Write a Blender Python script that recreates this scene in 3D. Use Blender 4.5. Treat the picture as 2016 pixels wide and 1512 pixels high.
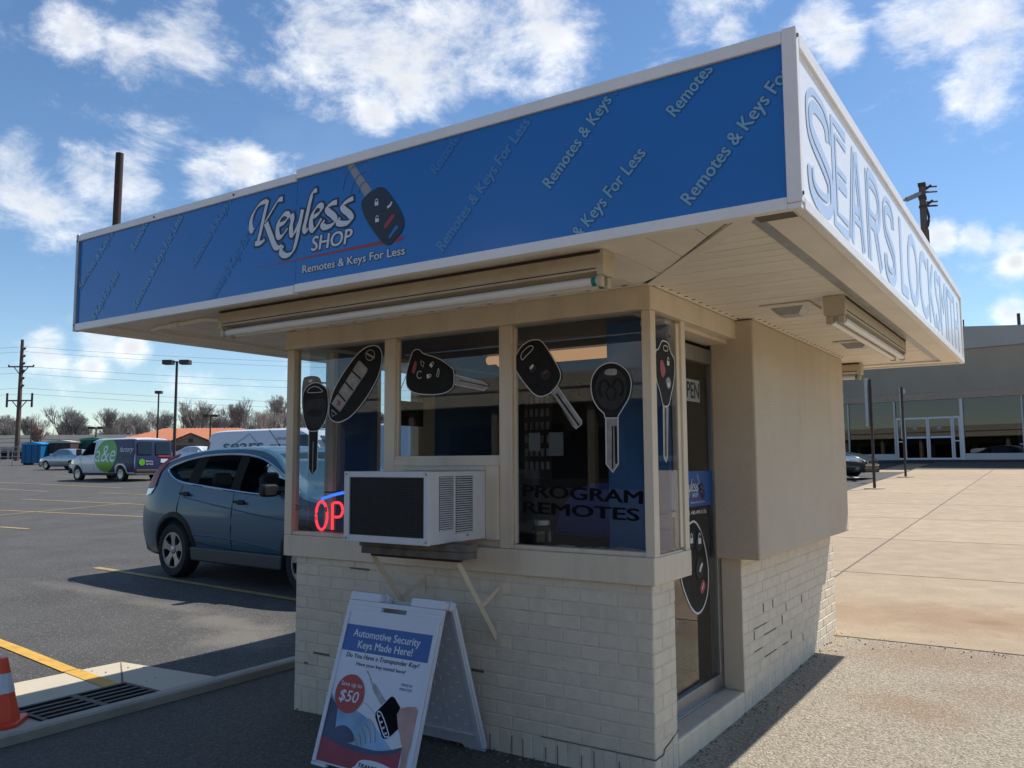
import bpy, bmesh, math, random
from mathutils import Vector, Matrix, noise as mnoise
random.seed(11)
D2R = math.radians
sc = bpy.context.scene
col = sc.collection
for o in list(bpy.data.objects):
    bpy.data.objects.remove(o)

# ------------------------------------------------------------------ camera
YAW, PITCH, ROLL = D2R(33.532), D2R(5.342), D2R(-0.3056)
CAM = Vector((1.641, -3.658, 1.489))
f0 = Vector((-math.sin(YAW), math.cos(YAW), 0)); r0 = Vector((math.cos(YAW), math.sin(YAW), 0)); u0 = Vector((0, 0, 1))
fw = f0*math.cos(PITCH)+u0*math.sin(PITCH); up = u0*math.cos(PITCH)-f0*math.sin(PITCH)
rt = r0*math.cos(ROLL)+up*math.sin(ROLL); up2 = up*math.cos(ROLL)-r0*math.sin(ROLL)
cd = bpy.data.cameras.new('camera'); cam = bpy.data.objects.new('camera', cd); col.objects.link(cam)
cd.sensor_width = 36; cd.lens = 36*1628.8/2016; cd.clip_start = .05; cd.clip_end = 5000
cam.matrix_world = Matrix(((rt.x, up2.x, -fw.x, CAM.x), (rt.y, up2.y, -fw.y, CAM.y), (rt.z, up2.z, -fw.z, CAM.z), (0, 0, 0, 1)))
sc.camera = cam

# ------------------------------------------------------------------ sky, sun, exposure
SUN = Vector((.773, 1.512, 2.31)).normalized()
SUN_EL = math.asin(SUN.z); SUN_AZ = math.atan2(SUN.x, SUN.y)
SKY_STRENGTH = .112
w = bpy.data.worlds.new('World'); sc.world = w; w.use_nodes = True
nt = w.node_tree; nt.nodes.clear()
def wn(t, **kw):
    n = nt.nodes.new(t)
    for k, v in kw.items():
        setattr(n, k, v)
    return n
def wl(a, b): nt.links.new(a, b)
def wmath(op, a, b=None, clamp=False):
    n = wn('ShaderNodeMath', operation=op, use_clamp=clamp)
    for i, s in enumerate((a, b)):
        if s is None: continue
        if isinstance(s, (int, float)): n.inputs[i].default_value = s
        else: wl(s, n.inputs[i])
    return n.outputs[0]
sky = wn('ShaderNodeTexSky', sky_type='NISHITA', sun_disc=False, sun_elevation=SUN_EL, sun_rotation=SUN_AZ, altitude=200, air_density=1.0, dust_density=.1, ozone_density=2.5)
tc = wn('ShaderNodeTexCoord'); direc = tc.outputs['Generated']
hsv = wn('ShaderNodeHueSaturation'); hsv.inputs['Saturation'].default_value = 1.12; hsv.inputs['Value'].default_value = 1.0
wl(sky.outputs[0], hsv.inputs['Color'])
CLOUDS = [(-0.639,0.61,0.468,0.061),(-0.603,0.659,0.45,0.068),(-0.562,0.689,0.457,0.068),(-0.511,0.715,0.477,0.068),(-0.446,0.749,0.49,0.062),(-0.594,0.684,0.422,0.04),(-0.556,0.709,0.434,0.046),(-0.628,0.671,0.393,0.029),(-0.799,0.419,0.431,0.03),(-0.781,0.463,0.418,0.031),(-0.745,0.503,0.439,0.043),(-0.728,0.508,0.461,0.032),(-0.869,0.407,0.28,0.041),(-0.863,0.43,0.263,0.037),(-0.836,0.456,0.306,0.032),(-0.816,0.489,0.309,0.03),(-0.864,0.399,0.308,0.031),(-0.77,0.556,0.314,0.028),(-0.745,0.581,0.328,0.028),(-0.886,0.449,0.118,0.024),(-0.862,0.49,0.131,0.022),(-0.867,0.488,0.104,0.016),(-0.845,0.52,0.128,0.02),(-0.273,0.845,0.46,0.025),(-0.189,0.868,0.459,0.032),(-0.168,0.887,0.43,0.027),(-0.107,0.897,0.43,0.036),(-0.065,0.899,0.434,0.045),(-0.033,0.918,0.396,0.04),(-0.018,0.906,0.423,0.044),(-0.049,0.928,0.37,0.031),(-0.096,0.967,0.235,0.022),(-0.063,0.971,0.231,0.019),(-0.032,0.974,0.225,0.018),(-0.029,0.979,0.201,0.016),(-0.036,0.988,0.152,0.018),(-0.281,0.809,0.516,0.059),(-0.634,0.567,0.526,0.064),(-0.052,0.873,0.485,0.059),(-0.753,0.416,0.509,0.05),(-0.456,0.684,0.569,0.08),(0.062,0.933,0.355,0.057),(0.076,0.968,0.24,0.038),(-0.889,0.327,0.321,0.044),(-0.924,0.325,0.202,0.034)]
rr = random.Random(5)                       # the same broken cumulus carries on round the rest of the sky
for i in range(15):
    a = rr.uniform(D2R(75), D2R(300)); e = rr.uniform(D2R(6), D2R(62)); s = rr.uniform(.03, .075)
    CLOUDS.append((math.sin(a)*math.cos(e), math.cos(a)*math.cos(e), math.sin(e), s*1.6))
tot = None
for cx, cy, cz, cr in CLOUDS:
    dn = wn('ShaderNodeVectorMath', operation='DISTANCE'); wl(direc, dn.inputs[0]); dn.inputs[1].default_value = (cx, cy, cz)
    mr = wn('ShaderNodeMapRange', interpolation_type='SMOOTHSTEP'); wl(dn.outputs['Value'], mr.inputs[0])
    mr.inputs[1].default_value = cr*.05; mr.inputs[2].default_value = cr*1.95; mr.inputs[3].default_value = 1; mr.inputs[4].default_value = 0
    tot = mr.outputs[0] if tot is None else wmath('SMOOTH_MAX', tot, mr.outputs[0])
for n in nt.nodes:
    if n.type == 'MATH' and n.operation == 'SMOOTH_MAX': n.inputs[2].default_value = .25
sc1 = wn('ShaderNodeMapping'); sc1.inputs['Scale'].default_value = (1, 1, 1.7); wl(direc, sc1.inputs[0])
nz = wn('ShaderNodeTexNoise'); nz.inputs['Scale'].default_value = 8.0; nz.inputs['Detail'].default_value = 10; nz.inputs['Roughness'].default_value = .66; nz.inputs['Distortion'].default_value = .22; wl(sc1.outputs[0], nz.inputs['Vector'])
nb = wn('ShaderNodeTexNoise'); nb.inputs['Scale'].default_value = 5.0; nb.inputs['Detail'].default_value = 5; wl(sc1.outputs[0], nb.inputs['Vector'])
den = wmath('ADD', wmath('SUBTRACT', tot, .10), wmath('MULTIPLY', wmath('SUBTRACT', nz.outputs[0], .5), 3.2))

cov = wn('ShaderNodeMapRange', interpolation_type='SMOOTHSTEP'); wl(den, cov.inputs[0])
cov.inputs[1].default_value = .18; cov.inputs[2].default_value = 1.3
wisp = wn('ShaderNodeMapRange'); wl(nb.outputs[0], wisp.inputs[0]); wisp.inputs[1].default_value = .56; wisp.inputs[2].default_value = .85; wisp.inputs[3].default_value = 0; wisp.inputs[4].default_value = .08
covt = wmath('MAXIMUM', cov.outputs[0], wisp.outputs[0])
# lit tops white, thick undersides grey
thick = wn('ShaderNodeMapRange', interpolation_type='SMOOTHSTEP'); wl(wmath('ADD', tot, wmath('MULTIPLY', wmath('SUBTRACT', nz.outputs[0], .5), .9)), thick.inputs[0])
thick.inputs[1].default_value = .70; thick.inputs[2].default_value = 1.25
ccol = wn('ShaderNodeMix', data_type='RGBA'); wl(thick.outputs[0], ccol.inputs[0])
ccol.inputs[6].default_value = (8.4, 8.5, 8.6, 1); ccol.inputs[7].default_value = (5.4, 5.6, 6.0, 1)
mixc = wn('ShaderNodeMix', data_type='RGBA'); wl(covt, mixc.inputs[0]); wl(hsv.outputs[0], mixc.inputs[6]); wl(ccol.outputs[2], mixc.inputs[7])
bg = wn('ShaderNodeBackground'); bg.inputs['Strength'].default_value = SKY_STRENGTH; wl(mixc.outputs[2], bg.inputs[0])
w.cycles.sampling_method = 'MANUAL'; w.cycles.sample_map_resolution = 256
out = wn('ShaderNodeOutputWorld'); wl(bg.outputs[0], out.inputs[0])
sl = bpy.data.lights.new('sun', 'SUN'); sl.energy = 4.7; sl.angle = D2R(.5); sl.color = (1, .945, .86)
so = bpy.data.objects.new('sun', sl); col.objects.link(so); so.rotation_euler = SUN.to_track_quat('Z', 'Y').to_euler(); so.location = (0, 0, 60)
vs = sc.view_settings; vs.view_transform = 'Standard'; vs.look = 'None'; vs.gamma = 1; vs.exposure = 0.32; vs.use_curve_mapping = False
sc.cycles.use_denoising = True; sc.cycles.max_bounces = 8; sc.cycles.transparent_max_bounces = 24
sc.cycles.caustics_reflective = False; sc.cycles.caustics_refractive = False; sc.cycles.sample_clamp_indirect = 6

# ------------------------------------------------------------------ materials
MATS = {}
def srgb(*c):
    return tuple((v/255/12.92 if v/255 <= .04045 else ((v/255+.055)/1.055)**2.4) for v in c)
def pm(name, c, rough=.6, metal=0, var=.08, scale=6, bump=0, bscale=40, spec=.5, coat=0, stain=0, stc=None, stscale=1.3, detail=5, rnd=0, speck=None, blobs=None, streak=0):
    m = bpy.data.materials.new(name); m.use_nodes = True; t = m.node_tree; n = t.nodes; L = t.links.new
    p = n['Principled BSDF']; p.inputs['Roughness'].default_value = rough; p.inputs['Metallic'].default_value = metal
    p.inputs['Specular IOR Level'].default_value = spec; p.inputs['Coat Weight'].default_value = coat
    if coat: p.inputs['Coat Roughness'].default_value = .06
    co = n.new('ShaderNodeTexCoord'); src = co.outputs['Object']
    if rnd:
        oi = n.new('ShaderNodeObjectInfo'); ad = n.new('ShaderNodeVectorMath'); ad.operation = 'MULTIPLY_ADD'
        cmb = n.new('ShaderNodeCombineXYZ'); L(oi.outputs['Random'], cmb.inputs[0]); L(oi.outputs['Random'], cmb.inputs[1])
        L(cmb.outputs[0], ad.inputs[0]); ad.inputs[1].default_value = (37, 61, 0); L(src, ad.inputs[2]); src = ad.outputs[0]
    nz = n.new('ShaderNodeTexNoise'); nz.inputs['Scale'].default_value = scale; nz.inputs['Detail'].default_value = detail; L(src, nz.inputs['Vector'])
    mx = n.new('ShaderNodeMix'); mx.data_type = 'RGBA'
    mx.inputs[6].default_value = (*[v*(1-var) for v in c], 1); mx.inputs[7].default_value = (*[min(1, v*(1+var)) for v in c], 1)
    r = n.new('ShaderNodeMapRange'); r.inputs[1].default_value = .3; r.inputs[2].default_value = .7; L(nz.outputs[0], r.inputs[0]); L(r.outputs[0], mx.inputs[0])
    colr = mx.outputs[2]
    if rnd:
        hs = n.new('ShaderNodeHueSaturation'); r2 = n.new('ShaderNodeMapRange'); L(oi.outputs['Random'], r2.inputs[0]); r2.inputs[3].default_value = 1-rnd; r2.inputs[4].default_value = 1+rnd
        L(r2.outputs[0], hs.inputs['Value']); L(colr, hs.inputs['Color']); colr = hs.outputs[0]
    if stain:
        n2 = n.new('ShaderNodeTexNoise'); n2.inputs['Scale'].default_value = stscale; n2.inputs['Detail'].default_value = 7; n2.inputs['Roughness'].default_value = .65
        if streak:
            ms = n.new('ShaderNodeMapping'); ms.inputs['Scale'].default_value = (1, 1, streak); L(src, ms.inputs[0]); L(ms.outputs[0], n2.inputs['Vector'])
        else: L(src, n2.inputs['Vector'])
        r3 = n.new('ShaderNodeMapRange'); r3.inputs[1].default_value = .5; r3.inputs[2].default_value = .72; r3.inputs[4].default_value = stain; L(n2.outputs[0], r3.inputs[0])
        m3 = n.new('ShaderNodeMix'); m3.data_type = 'RGBA'; L(r3.outputs[0], m3.inputs[0]); L(colr, m3.inputs[6]); m3.inputs[7].default_value = (*(stc or [v*.5 for v in c]), 1); colr = m3.outputs[2]
    if speck:
        ss, sa, scol = speck
        vo = n.new('ShaderNodeTexVoronoi'); vo.inputs['Scale'].default_value = ss; L(src, vo.inputs['Vector'])
        hb = n.new('ShaderNodeSeparateColor'); L(vo.outputs['Color'], hb.inputs[0])
        r4 = n.new('ShaderNodeMapRange'); r4.inputs[1].default_value = 1-sa; r4.inputs[2].default_value = 1-sa*.6; L(hb.outputs[0], r4.inputs[0])
        m4 = n.new('ShaderNodeMix'); m4.data_type = 'RGBA'; L(r4.outputs[0], m4.inputs[0]); L(colr, m4.inputs[6]); m4.inputs[7].default_value = (*scol, 1); colr = m4.outputs[2]
    if blobs:                            # dirt and rust with a shape of their own, fixed to the ground
        bcol, lst = blobs
        nd = n.new('ShaderNodeTexNoise'); nd.inputs['Scale'].default_value = 2.4; nd.inputs['Detail'].default_value = 8; nd.inputs['Roughness'].default_value = .7; L(co.outputs['Object'], nd.inputs['Vector'])
        acc = None
        for bx, by, brx, bry, amt in lst:
            mp = n.new('ShaderNodeMapping'); mp.vector_type = 'TEXTURE'; mp.inputs['Location'].default_value = (bx, by, 0); mp.inputs['Scale'].default_value = (brx, bry, 100); L(co.outputs['Object'], mp.inputs[0])
            ln = n.new('ShaderNodeVectorMath'); ln.operation = 'LENGTH'; L(mp.outputs[0], ln.inputs[0])
            ad_ = n.new('ShaderNodeMath'); ad_.operation = 'ADD'; L(ln.outputs['Value'], ad_.inputs[0])
            nn = n.new('ShaderNodeMath'); nn.operation = 'MULTIPLY_ADD'; L(nd.outputs[0], nn.inputs[0]); nn.inputs[1].default_value = 2.2; nn.inputs[2].default_value = -1.1; L(nn.outputs[0], ad_.inputs[1])
            rg = n.new('ShaderNodeMapRange'); rg.interpolation_type = 'SMOOTHSTEP'; L(ad_.outputs[0], rg.inputs[0]); rg.inputs[1].default_value = 1.15; rg.inputs[2].default_value = .1; rg.inputs[3].default_value = 0; rg.inputs[4].default_value = amt
            if acc is None: acc = rg.outputs[0]
            else:
                mxm = n.new('ShaderNodeMath'); mxm.operation = 'MAXIMUM'; L(acc, mxm.inputs[0]); L(rg.outputs[0], mxm.inputs[1]); acc = mxm.outputs[0]
        m5 = n.new('ShaderNodeMix'); m5.data_type = 'RGBA'; L(acc, m5.inputs[0]); L(colr, m5.inputs[6]); m5.inputs[7].default_value = (*bcol, 1); colr = m5.outputs[2]
    L(colr, p.inputs['Base Color'])
    if bump:
        nb_ = n.new('ShaderNodeTexNoise'); nb_.inputs['Scale'].default_value = bscale; nb_.inputs['Detail'].default_value = 6; L(src, nb_.inputs['Vector'])
        b = n.new('ShaderNodeBump'); b.inputs['Strength'].default_value = bump; b.inputs['Distance'].default_value = .02; L(nb_.outputs[0], b.inputs['Height']); L(b.outputs[0], p.inputs['Normal'])
    MATS[name] = m
    return m
def glassm(name, tint=(.9, .95, .95), refl=1.0, rough=.0):
    m = bpy.data.materials.new(name); m.use_nodes = True; t = m.node_tree; n = t.nodes; L = t.links.new
    n.remove(n['Principled BSDF'])
    tr = n.new('ShaderNodeBsdfTransparent'); tr.inputs[0].default_value = (*tint, 1)
    g = n.new('ShaderNodeBsdfGlossy'); g.inputs['Roughness'].default_value = rough; g.inputs[0].default_value = (1, 1, 1, 1)
    fr = n.new('ShaderNodeFresnel'); fr.inputs[0].default_value = 1.5
    ml = n.new('ShaderNodeMath'); ml.operation = 'MULTIPLY'; ml.inputs[1].default_value = refl; L(fr.outputs[0], ml.inputs[0])
    ge = n.new('ShaderNodeNewGeometry'); iv = n.new('ShaderNodeMath'); iv.operation = 'SUBTRACT'; iv.inputs[0].default_value = 1; L(ge.outputs['Backfacing'], iv.inputs[1])
    m2 = n.new('ShaderNodeMath'); m2.operation = 'MULTIPLY'; m2.use_clamp = True; L(ml.outputs[0], m2.inputs[0]); L(iv.outputs[0], m2.inputs[1])
    mx = n.new('ShaderNodeMixShader'); L(m2.outputs[0], mx.inputs[0]); L(tr.outputs[0], mx.inputs[1]); L(g.outputs[0], mx.inputs[2])
    L(mx.outputs[0], n['Material Output'].inputs[0]); MATS[name] = m
    return m
def emit(name, c, s):
    m = bpy.data.materials.new(name); m.use_nodes = True; n = m.node_tree.nodes; n.remove(n['Principled BSDF'])
    e = n.new('ShaderNodeEmission'); e.inputs[0].default_value = (*c, 1); e.inputs[1].default_value = s
    m.node_tree.links.new(e.outputs[0], n['Material Output'].inputs[0]); MATS[name] = m
    return m
PAINT = (.68, .585, .45)
pm('paint', PAINT, .55, var=.05, scale=3, bump=.12, bscale=60, stain=.30, stc=(.34, .28, .2), stscale=7, streak=.16)
pm('brick_paint', (.67, .585, .455), .6, var=.06, scale=14, bump=.16, bscale=45, rnd=.045, stain=.28, stc=(.42, .35, .26), stscale=6, streak=.5)
pm('mortar_paint', (.62, .54, .42), .75, var=.10, scale=20, bump=.4, bscale=60, stain=.25, stc=(.3, .27, .22), stscale=6)
pm('stucco', (.60, .515, .395), .8, var=.04, scale=2, bump=.5, bscale=140, stain=.30, stc=(.42, .35, .26), stscale=4, streak=.2)
pm('soffit', (.80, .75, .66), .5, var=.04, scale=4, stain=.18, stc=(.38, .32, .24), stscale=3, rnd=.03)
pm('groove', (.11, .10, .085), .8)
pm('crack', (.15, .125, .10), .9)
pm('white_metal', (.82, .80, .78), .38, var=.03, scale=5, stain=.15, stc=(.45, .44, .42), stscale=4)
pm('sign_white', (.94, .93, .90), .22, var=.015, scale=2, spec=.6)
pm('sign_blue', (.010, .145, .47), .16, var=.05, scale=1.5, spec=.6, bump=.035, bscale=2.2)
pm('letter_blue', (.52, .64, .83), .3, var=.02)
pm('logo_white', (.62, .65, .72), .4, var=.01)
pm('logo_dark', (.012, .018, .03), .4, var=.02)
pm('logo_red', (.33, .03, .035), .4, var=.02)
pm('logo_grey', (.30, .28, .27), .4, var=.02)
pm('logo_arc', (.06, .16, .40), .35, var=.02)
for i, k in enumerate((.92, .68, .36, .16)):
    pm('mark%d' % i, tuple(a*(1-k)+b*k for a, b in zip((.010, .145, .47), (.22, .42, .60))), .3, var=.02)
    pm('markd%d' % i, tuple(a*(1-k*k*.9)+b*k*k*.9 for a, b in zip((.010, .145, .47), (.012, .075, .20))), .3, var=.02)
pm('concrete', (.37, .282, .185), .85, var=.13, scale=3.5, bump=.35, bscale=35, stain=.6, stc=(.31, .215, .13), stscale=.9, rnd=.07, detail=10, speck=(120, .14, (.30, .235, .165)), blobs=((.24, .135, .065), [(.95, 4.7, 1.6, .8, .6), (2.0, 4.4, 1.6, .6, .7), (-.1, 4.5, .9, .7, .45), (1.0, 4.6, .4, .22, .9)]))
pm('aggregate', (.305, .265, .20), .9, var=.38, scale=60, bump=1.0, bscale=75, stain=.25, stc=(.27, .19, .115), stscale=.9, detail=8, speck=(95, .32, (.46, .40, .31)), blobs=((.26, .15, .08), [(.9, 3.2, 1.1, .5, .45), (.85, 1.9, .5, .4, .45), (1.2, 2.4, .5, .5, .3)]))
pm('asphalt', (.066, .064, .061), .9, var=.2, scale=1.1, bump=.7, bscale=90, stain=.45, stc=(.092, .088, .081), stscale=.35, speck=(110, .10, (.20, .19, .18)), blobs=((.19, .175, .15), [(-5.3, 1.75, .9, .35, .7), (-4.6, 1.4, .7, .5, .7), (-6.6, 2.0, 1.3, .22, .5), (-8.6, 2.1, 1.6, .25, .4)]))
pm('apron_asphalt', (.085, .078, .068), .95, var=.25, scale=40, bump=1.0, bscale=70, stain=.3, stc=(.045, .045, .042), stscale=.8, speck=(85, .22, (.13, .13, .12)))
pm('kerb', (.33, .31, .26), .85, var=.12, scale=6, bump=.3, bscale=50, stain=.35, stc=(.16, .15, .13), stscale=3)
pm('gutter', (.50, .44, .33), .85, var=.06, scale=3, bump=.2, bscale=60, stain=.2, stscale=3)
pm('yellow_paint', (.60, .34, .055), .75, var=.1, scale=9, bump=.3, bscale=90, stain=.5, stc=(.2, .14, .05), stscale=11)
pm('faded_yellow', (.36, .26, .10), .8, var=.15, scale=6, stain=.6, stc=(.10, .09, .07), stscale=5)
pm('white_paint_line', (.55, .53, .48), .8, var=.1, scale=6, stain=.4, stscale=6)
pm('iron', (.035, .032, .03), .6, .4, var=.25, scale=20, bump=.3)
pm('hole', (.006, .006, .006), .95)
pm('cone_orange', (.80, .075, .02), .45, var=.06, scale=12, stain=.2, stscale=8)
pm('cone_white', (.55, .58, .66), .3, var=.06, scale=20)
pm('galv', (.33, .34, .35), .4, .7, var=.12, scale=12)
pm('dark_steel', (.045, .035, .032), .55, .3, var=.2, scale=10)
pm('rust_steel', (.05, .03, .024), .8, .2, var=.3, scale=15)
pm('wood_grey', (.13, .115, .10), .85, var=.35, scale=9, bump=.5, bscale=30)
pm('wood_pole', (.105, .075, .06), .9, var=.25, scale=4, bump=.5, bscale=14)
pm('fixture_cream', (.50, .44, .33), .5, var=.05, stain=.35, stc=(.30, .17, .08), stscale=7)
pm('tube_white', (.72, .71, .68), .25, var=.02)
pm('tube_green', (.0, .20, .16), .4)
pm('lens', (.36, .37, .36), .25, var=.1, scale=30)
pm('ac_white', (.60, .61, .63), .42, var=.03, stain=.15, stc=(.42, .42, .40), stscale=5)
pm('ac_grille', (.022, .023, .026), .55, var=.2, scale=60)
pm('plastic_white', (.63, .65, .70), .42, var=.02, bump=.08, bscale=80)
pm('poster_white', (.62, .66, .74), .35, var=.01)
pm('poster_blue', (.025, .10, .33), .35, var=.02)
pm('poster_red', (.36, .028, .022), .35, var=.03)
pm('poster_black', (.006, .006, .008), .8, spec=.1)
pm('poster_navy', (.035, .05, .12), .4, var=.35, scale=9)
pm('poster_sky', (.19, .36, .56), .35, var=.35, scale=5)
pm('poster_car', (.27, .018, .05), .35, var=.25, scale=8)
pm('poster_skin', (.42, .26, .22), .4, var=.2, scale=12)
pm('poster_steel', (.33, .33, .34), .35, var=.35, scale=20)
pm('poster_yellow', (.38, .28, .07), .4)
pm('key_black', (.018, .018, .019), .6, spec=.15, var=.35, scale=12)
pm('key_dark', (.04, .04, .042), .6, spec=.15, var=.25, scale=14)
pm('key_grey', (.17, .165, .16), .4, var=.3, scale=20)
pm('key_silver', (.30, .285, .265), .35, var=.25, scale=18)
pm('key_white', (.62, .62, .62), .4, var=.03)
pm('key_red', (.32, .035, .05), .4)
pm('interior_blue', (.05, .13, .29), .7, var=.08, scale=3)
pm('interior_dark', (.02, .021, .024), .8, var=.2, scale=4)
pm('ceiling_tile', (.20, .19, .17), .8, var=.05)
pm('chair_blue', (.02, .07, .27), .7)
pm('peg', (.07, .07, .07), .7)
pm('paper', (.30, .29, .27), .7)
pm('alu', (.34, .34, .33), .35, .8, var=.1, scale=12)
pm('letter_vinyl', (.3, .4, .6), .5)
pm('roof_felt', (.06, .06, .06), .9)
pm('suv_paint', (.018, .080, .140), .42, .15, var=.03, coat=.35)
pm('suv_lower', (.022, .032, .042), .5, var=.1, coat=.1)
pm('black_plastic', (.010, .010, .011), .6, var=.1, spec=.3)
pm('chrome', (.65, .66, .68), .1, 1)
pm('tyre', (.014, .014, .015), .8, var=.2, scale=30)
pm('rim', (.36, .37, .40), .3, .85, var=.1)
pm('lamp_red', (.26, .008, .014), .35, spec=.3)
pm('seat_grey', (.13, .13, .125), .8)
pm('van_white', (.66, .67, .70), .28, var=.02, coat=.5)
pm('van_navy', (.010, .016, .075), .5, var=.05, coat=.1)
pm('van_green', (.10, .36, .015), .35)
pm('silver_paint', (.26, .31, .38), .28, .6, coat=.8)
pm('dark_paint', (.02, .03, .045), .22, .5, coat=1)
pm('print_grey', (.10, .12, .15), .5)
pm('print_green', (.08, .16, .08), .5)
pm('headlamp', (.55, .57, .6), .1, .3, coat=1)
pm('bin_blue', (.0, .10, .24), .55, var=.1)
pm('bin_lid', (.0, .24, .55), .5, var=.1)
pm('bin_brown', (.045, .03, .03), .7, var=.25, stain=.3)
pm('bin_green', (.01, .07, .06), .6)
pm('bin_green_lid', (.02, .24, .17), .6)
pm('tile_orange', (.45, .165, .08), .75, var=.08, scale=1.5, rnd=.05)
pm('wall_tan', (.24, .21, .15), .8, var=.1)
pm('roof_grey', (.095, .095, .095), .9, var=.15, scale=2, rnd=.05)
pm('trim_pale', (.42, .40, .36), .7)
pm('wall_brick', (.13, .06, .05), .85, var=.3, scale=4)
pm('bark', (.19, .16, .14), .9, var=.25, scale=6)
pm('twig', (.27, .245, .225), .9, var=.2, scale=1)
pm('twig_red', (.26, .17, .145), .9, var=.2, scale=1)
pm('twig_pale', (.33, .30, .26), .9, var=.2, scale=1)
pm('fascia_taupe', (.38, .365, .345), .8, var=.05, scale=1)
pm('store_soffit', (.50, .50, .48), .8, var=.06, scale=1)
pm('store_strip', (.38, .31, .25), .8)
pm('store_inside', (.04, .045, .05), .9, var=.3, scale=.8)
pm('store_base', (.028, .03, .036), .7)
pm('pallet_wood', (.34, .27, .18), .9, var=.2)
pm('wire', (.03, .03, .035), .6)
pm('sand', (.2, .19, .17), .9, var=.2, bump=.5)
glassm('glass', (.86, .90, .92), 1.15)
glassm('car_glass', (.80, .85, .85), 1.0)
glassm('tint_glass', (.10, .12, .13), 1.4)
glassm('store_glass', (.34, .39, .42), 1.6)
emit('neon_red', (1, .04, .06), 1.5)
emit('neon_blue', (.03, .16, 1), 1.6)
emit('warm_tube', (1, .50, .20), .42)

# ------------------------------------------------------------------ helpers
WM = {}
class MB:
    def __init__(s): s.v = []; s.f = []
    def add(s, v, f):
        b = len(s.v); s.v += [tuple(p) for p in v]; s.f += [tuple(i+b for i in q) for q in f]; return s
    def box(s, x0, x1, y0, y1, z0, z1):
        return s.add([(x0, y0, z0), (x1, y0, z0), (x1, y1, z0), (x0, y1, z0), (x0, y0, z1), (x1, y0, z1), (x1, y1, z1), (x0, y1, z1)],
                     [(0, 3, 2, 1), (4, 5, 6, 7), (0, 1, 5, 4), (1, 2, 6, 5), (2, 3, 7, 6), (3, 0, 4, 7)])
    def obox(s, c, ax, ay, az):
        c = Vector(c); ax, ay, az = Vector(ax), Vector(ay), Vector(az); v = []
        for k in (-1, 1):
            for i, j in ((-1, -1), (1, -1), (1, 1), (-1, 1)): v.append(c+ax*i+ay*j+az*k)
        return s.add(v, [(0, 3, 2, 1), (4, 5, 6, 7), (0, 1, 5, 4), (1, 2, 6, 5), (2, 3, 7, 6), (3, 0, 4, 7)])
    def bar(s, p, q, w, h, side=(0, 0, 1)):
        p, q = Vector(p), Vector(q); d = (q-p); L = d.length; d.normalize(); sd = Vector(side)
        a = d.cross(sd)
        if a.length < 1e-4: a = d.cross(Vector((1, 0, 0)))
        a.normalize(); b = d.cross(a)
        return s.obox((p+q)/2, a*w/2, b*h/2, d*L/2)
    def tube(s, pts, r, n=8, cap=True):
        pts = [Vector(p) for p in pts]; rs = r if isinstance(r, (list, tuple)) else [r]*len(pts); v = []; f = []
        for i, p in enumerate(pts):
            d = (pts[min(i+1, len(pts)-1)]-pts[max(i-1, 0)]).normalized()
            a = d.cross(Vector((0, 0, 1)))
            if a.length < .05: a = d.cross(Vector((1, 0, 0)))
            a.normalize(); b = d.cross(a)
            for k in range(n):
                t = 2*math.pi*k/n; v.append(p+a*math.cos(t)*rs[i]+b*math.sin(t)*rs[i])
        for i in range(len(pts)-1):
            for k in range(n): f.append((i*n+k, i*n+(k+1) % n, (i+1)*n+(k+1) % n, (i+1)*n+k))
        if cap: f.append(tuple(range(n-1, -1, -1))); f.append(tuple(range((len(pts)-1)*n, len(pts)*n)))
        return s.add(v, f)
    def lathe(s, prof, n=24, M=None, cap=True):
        v = []; f = []; M = M or Matrix()
        for r, z in prof:
            for k in range(n):
                t = 2*math.pi*k/n; v.append(M @ Vector((r*math.cos(t), r*math.sin(t), z)))
        for i in range(len(prof)-1):
            for k in range(n): f.append((i*n+k, i*n+(k+1) % n, (i+1)*n+(k+1) % n, (i+1)*n+k))
        if cap: f.append(tuple(range(n-1, -1, -1))); f.append(tuple(range((len(prof)-1)*n, len(prof)*n)))
        return s.add(v, f)
    def poly(s, pts): return s.add(pts, [tuple(range(len(pts)))])
    def prism(s, poly, P, d0, d1):
        n = len(poly); v = [P(a, b, d0) for a, b in poly]+[P(a, b, d1) for a, b in poly]
        return s.add(v, [tuple(range(n-1, -1, -1)), tuple(range(n, 2*n))]+[(i, (i+1) % n, n+(i+1) % n, n+i) for i in range(n)])
    def build(s, name, mat, parent=None, world=False, smooth=False, bevel=0, ang=35, kind=None):
        vv = s.v
        if world and parent is not None:
            Mi = WM[parent].inverted(); vv = [Mi @ Vector(p) for p in vv]
        me = bpy.data.meshes.new(name); me.from_pydata([tuple(p) for p in vv], [], s.f); me.update()
        return mk(name, me, mat, parent, smooth, bevel, ang, kind)
def mk(name, me, mat, parent=None, smooth=False, bevel=0, ang=35, kind=None):
    if mat is not None and not me.materials: me.materials.append(MATS[mat])
    if smooth:
        me.polygons.foreach_set('use_smooth', [True]*len(me.polygons)); me.set_sharp_from_angle(angle=D2R(ang))
    o = bpy.data.objects.new(name, me); col.objects.link(o)
    if parent is not None: o.parent = parent
    WM[o] = WM[parent].copy() if parent is not None else Matrix()
    if bevel:
        b = o.modifiers.new('bevel', 'BEVEL'); b.width = bevel; b.segments = 2; b.limit_method = 'ANGLE'; b.angle_limit = D2R(40)
    if kind: o['kind'] = kind
    return o
def tag(o, label, cat, group=None):
    o['label'] = label; o['category'] = cat
    if group: o['group'] = group
    return o
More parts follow.
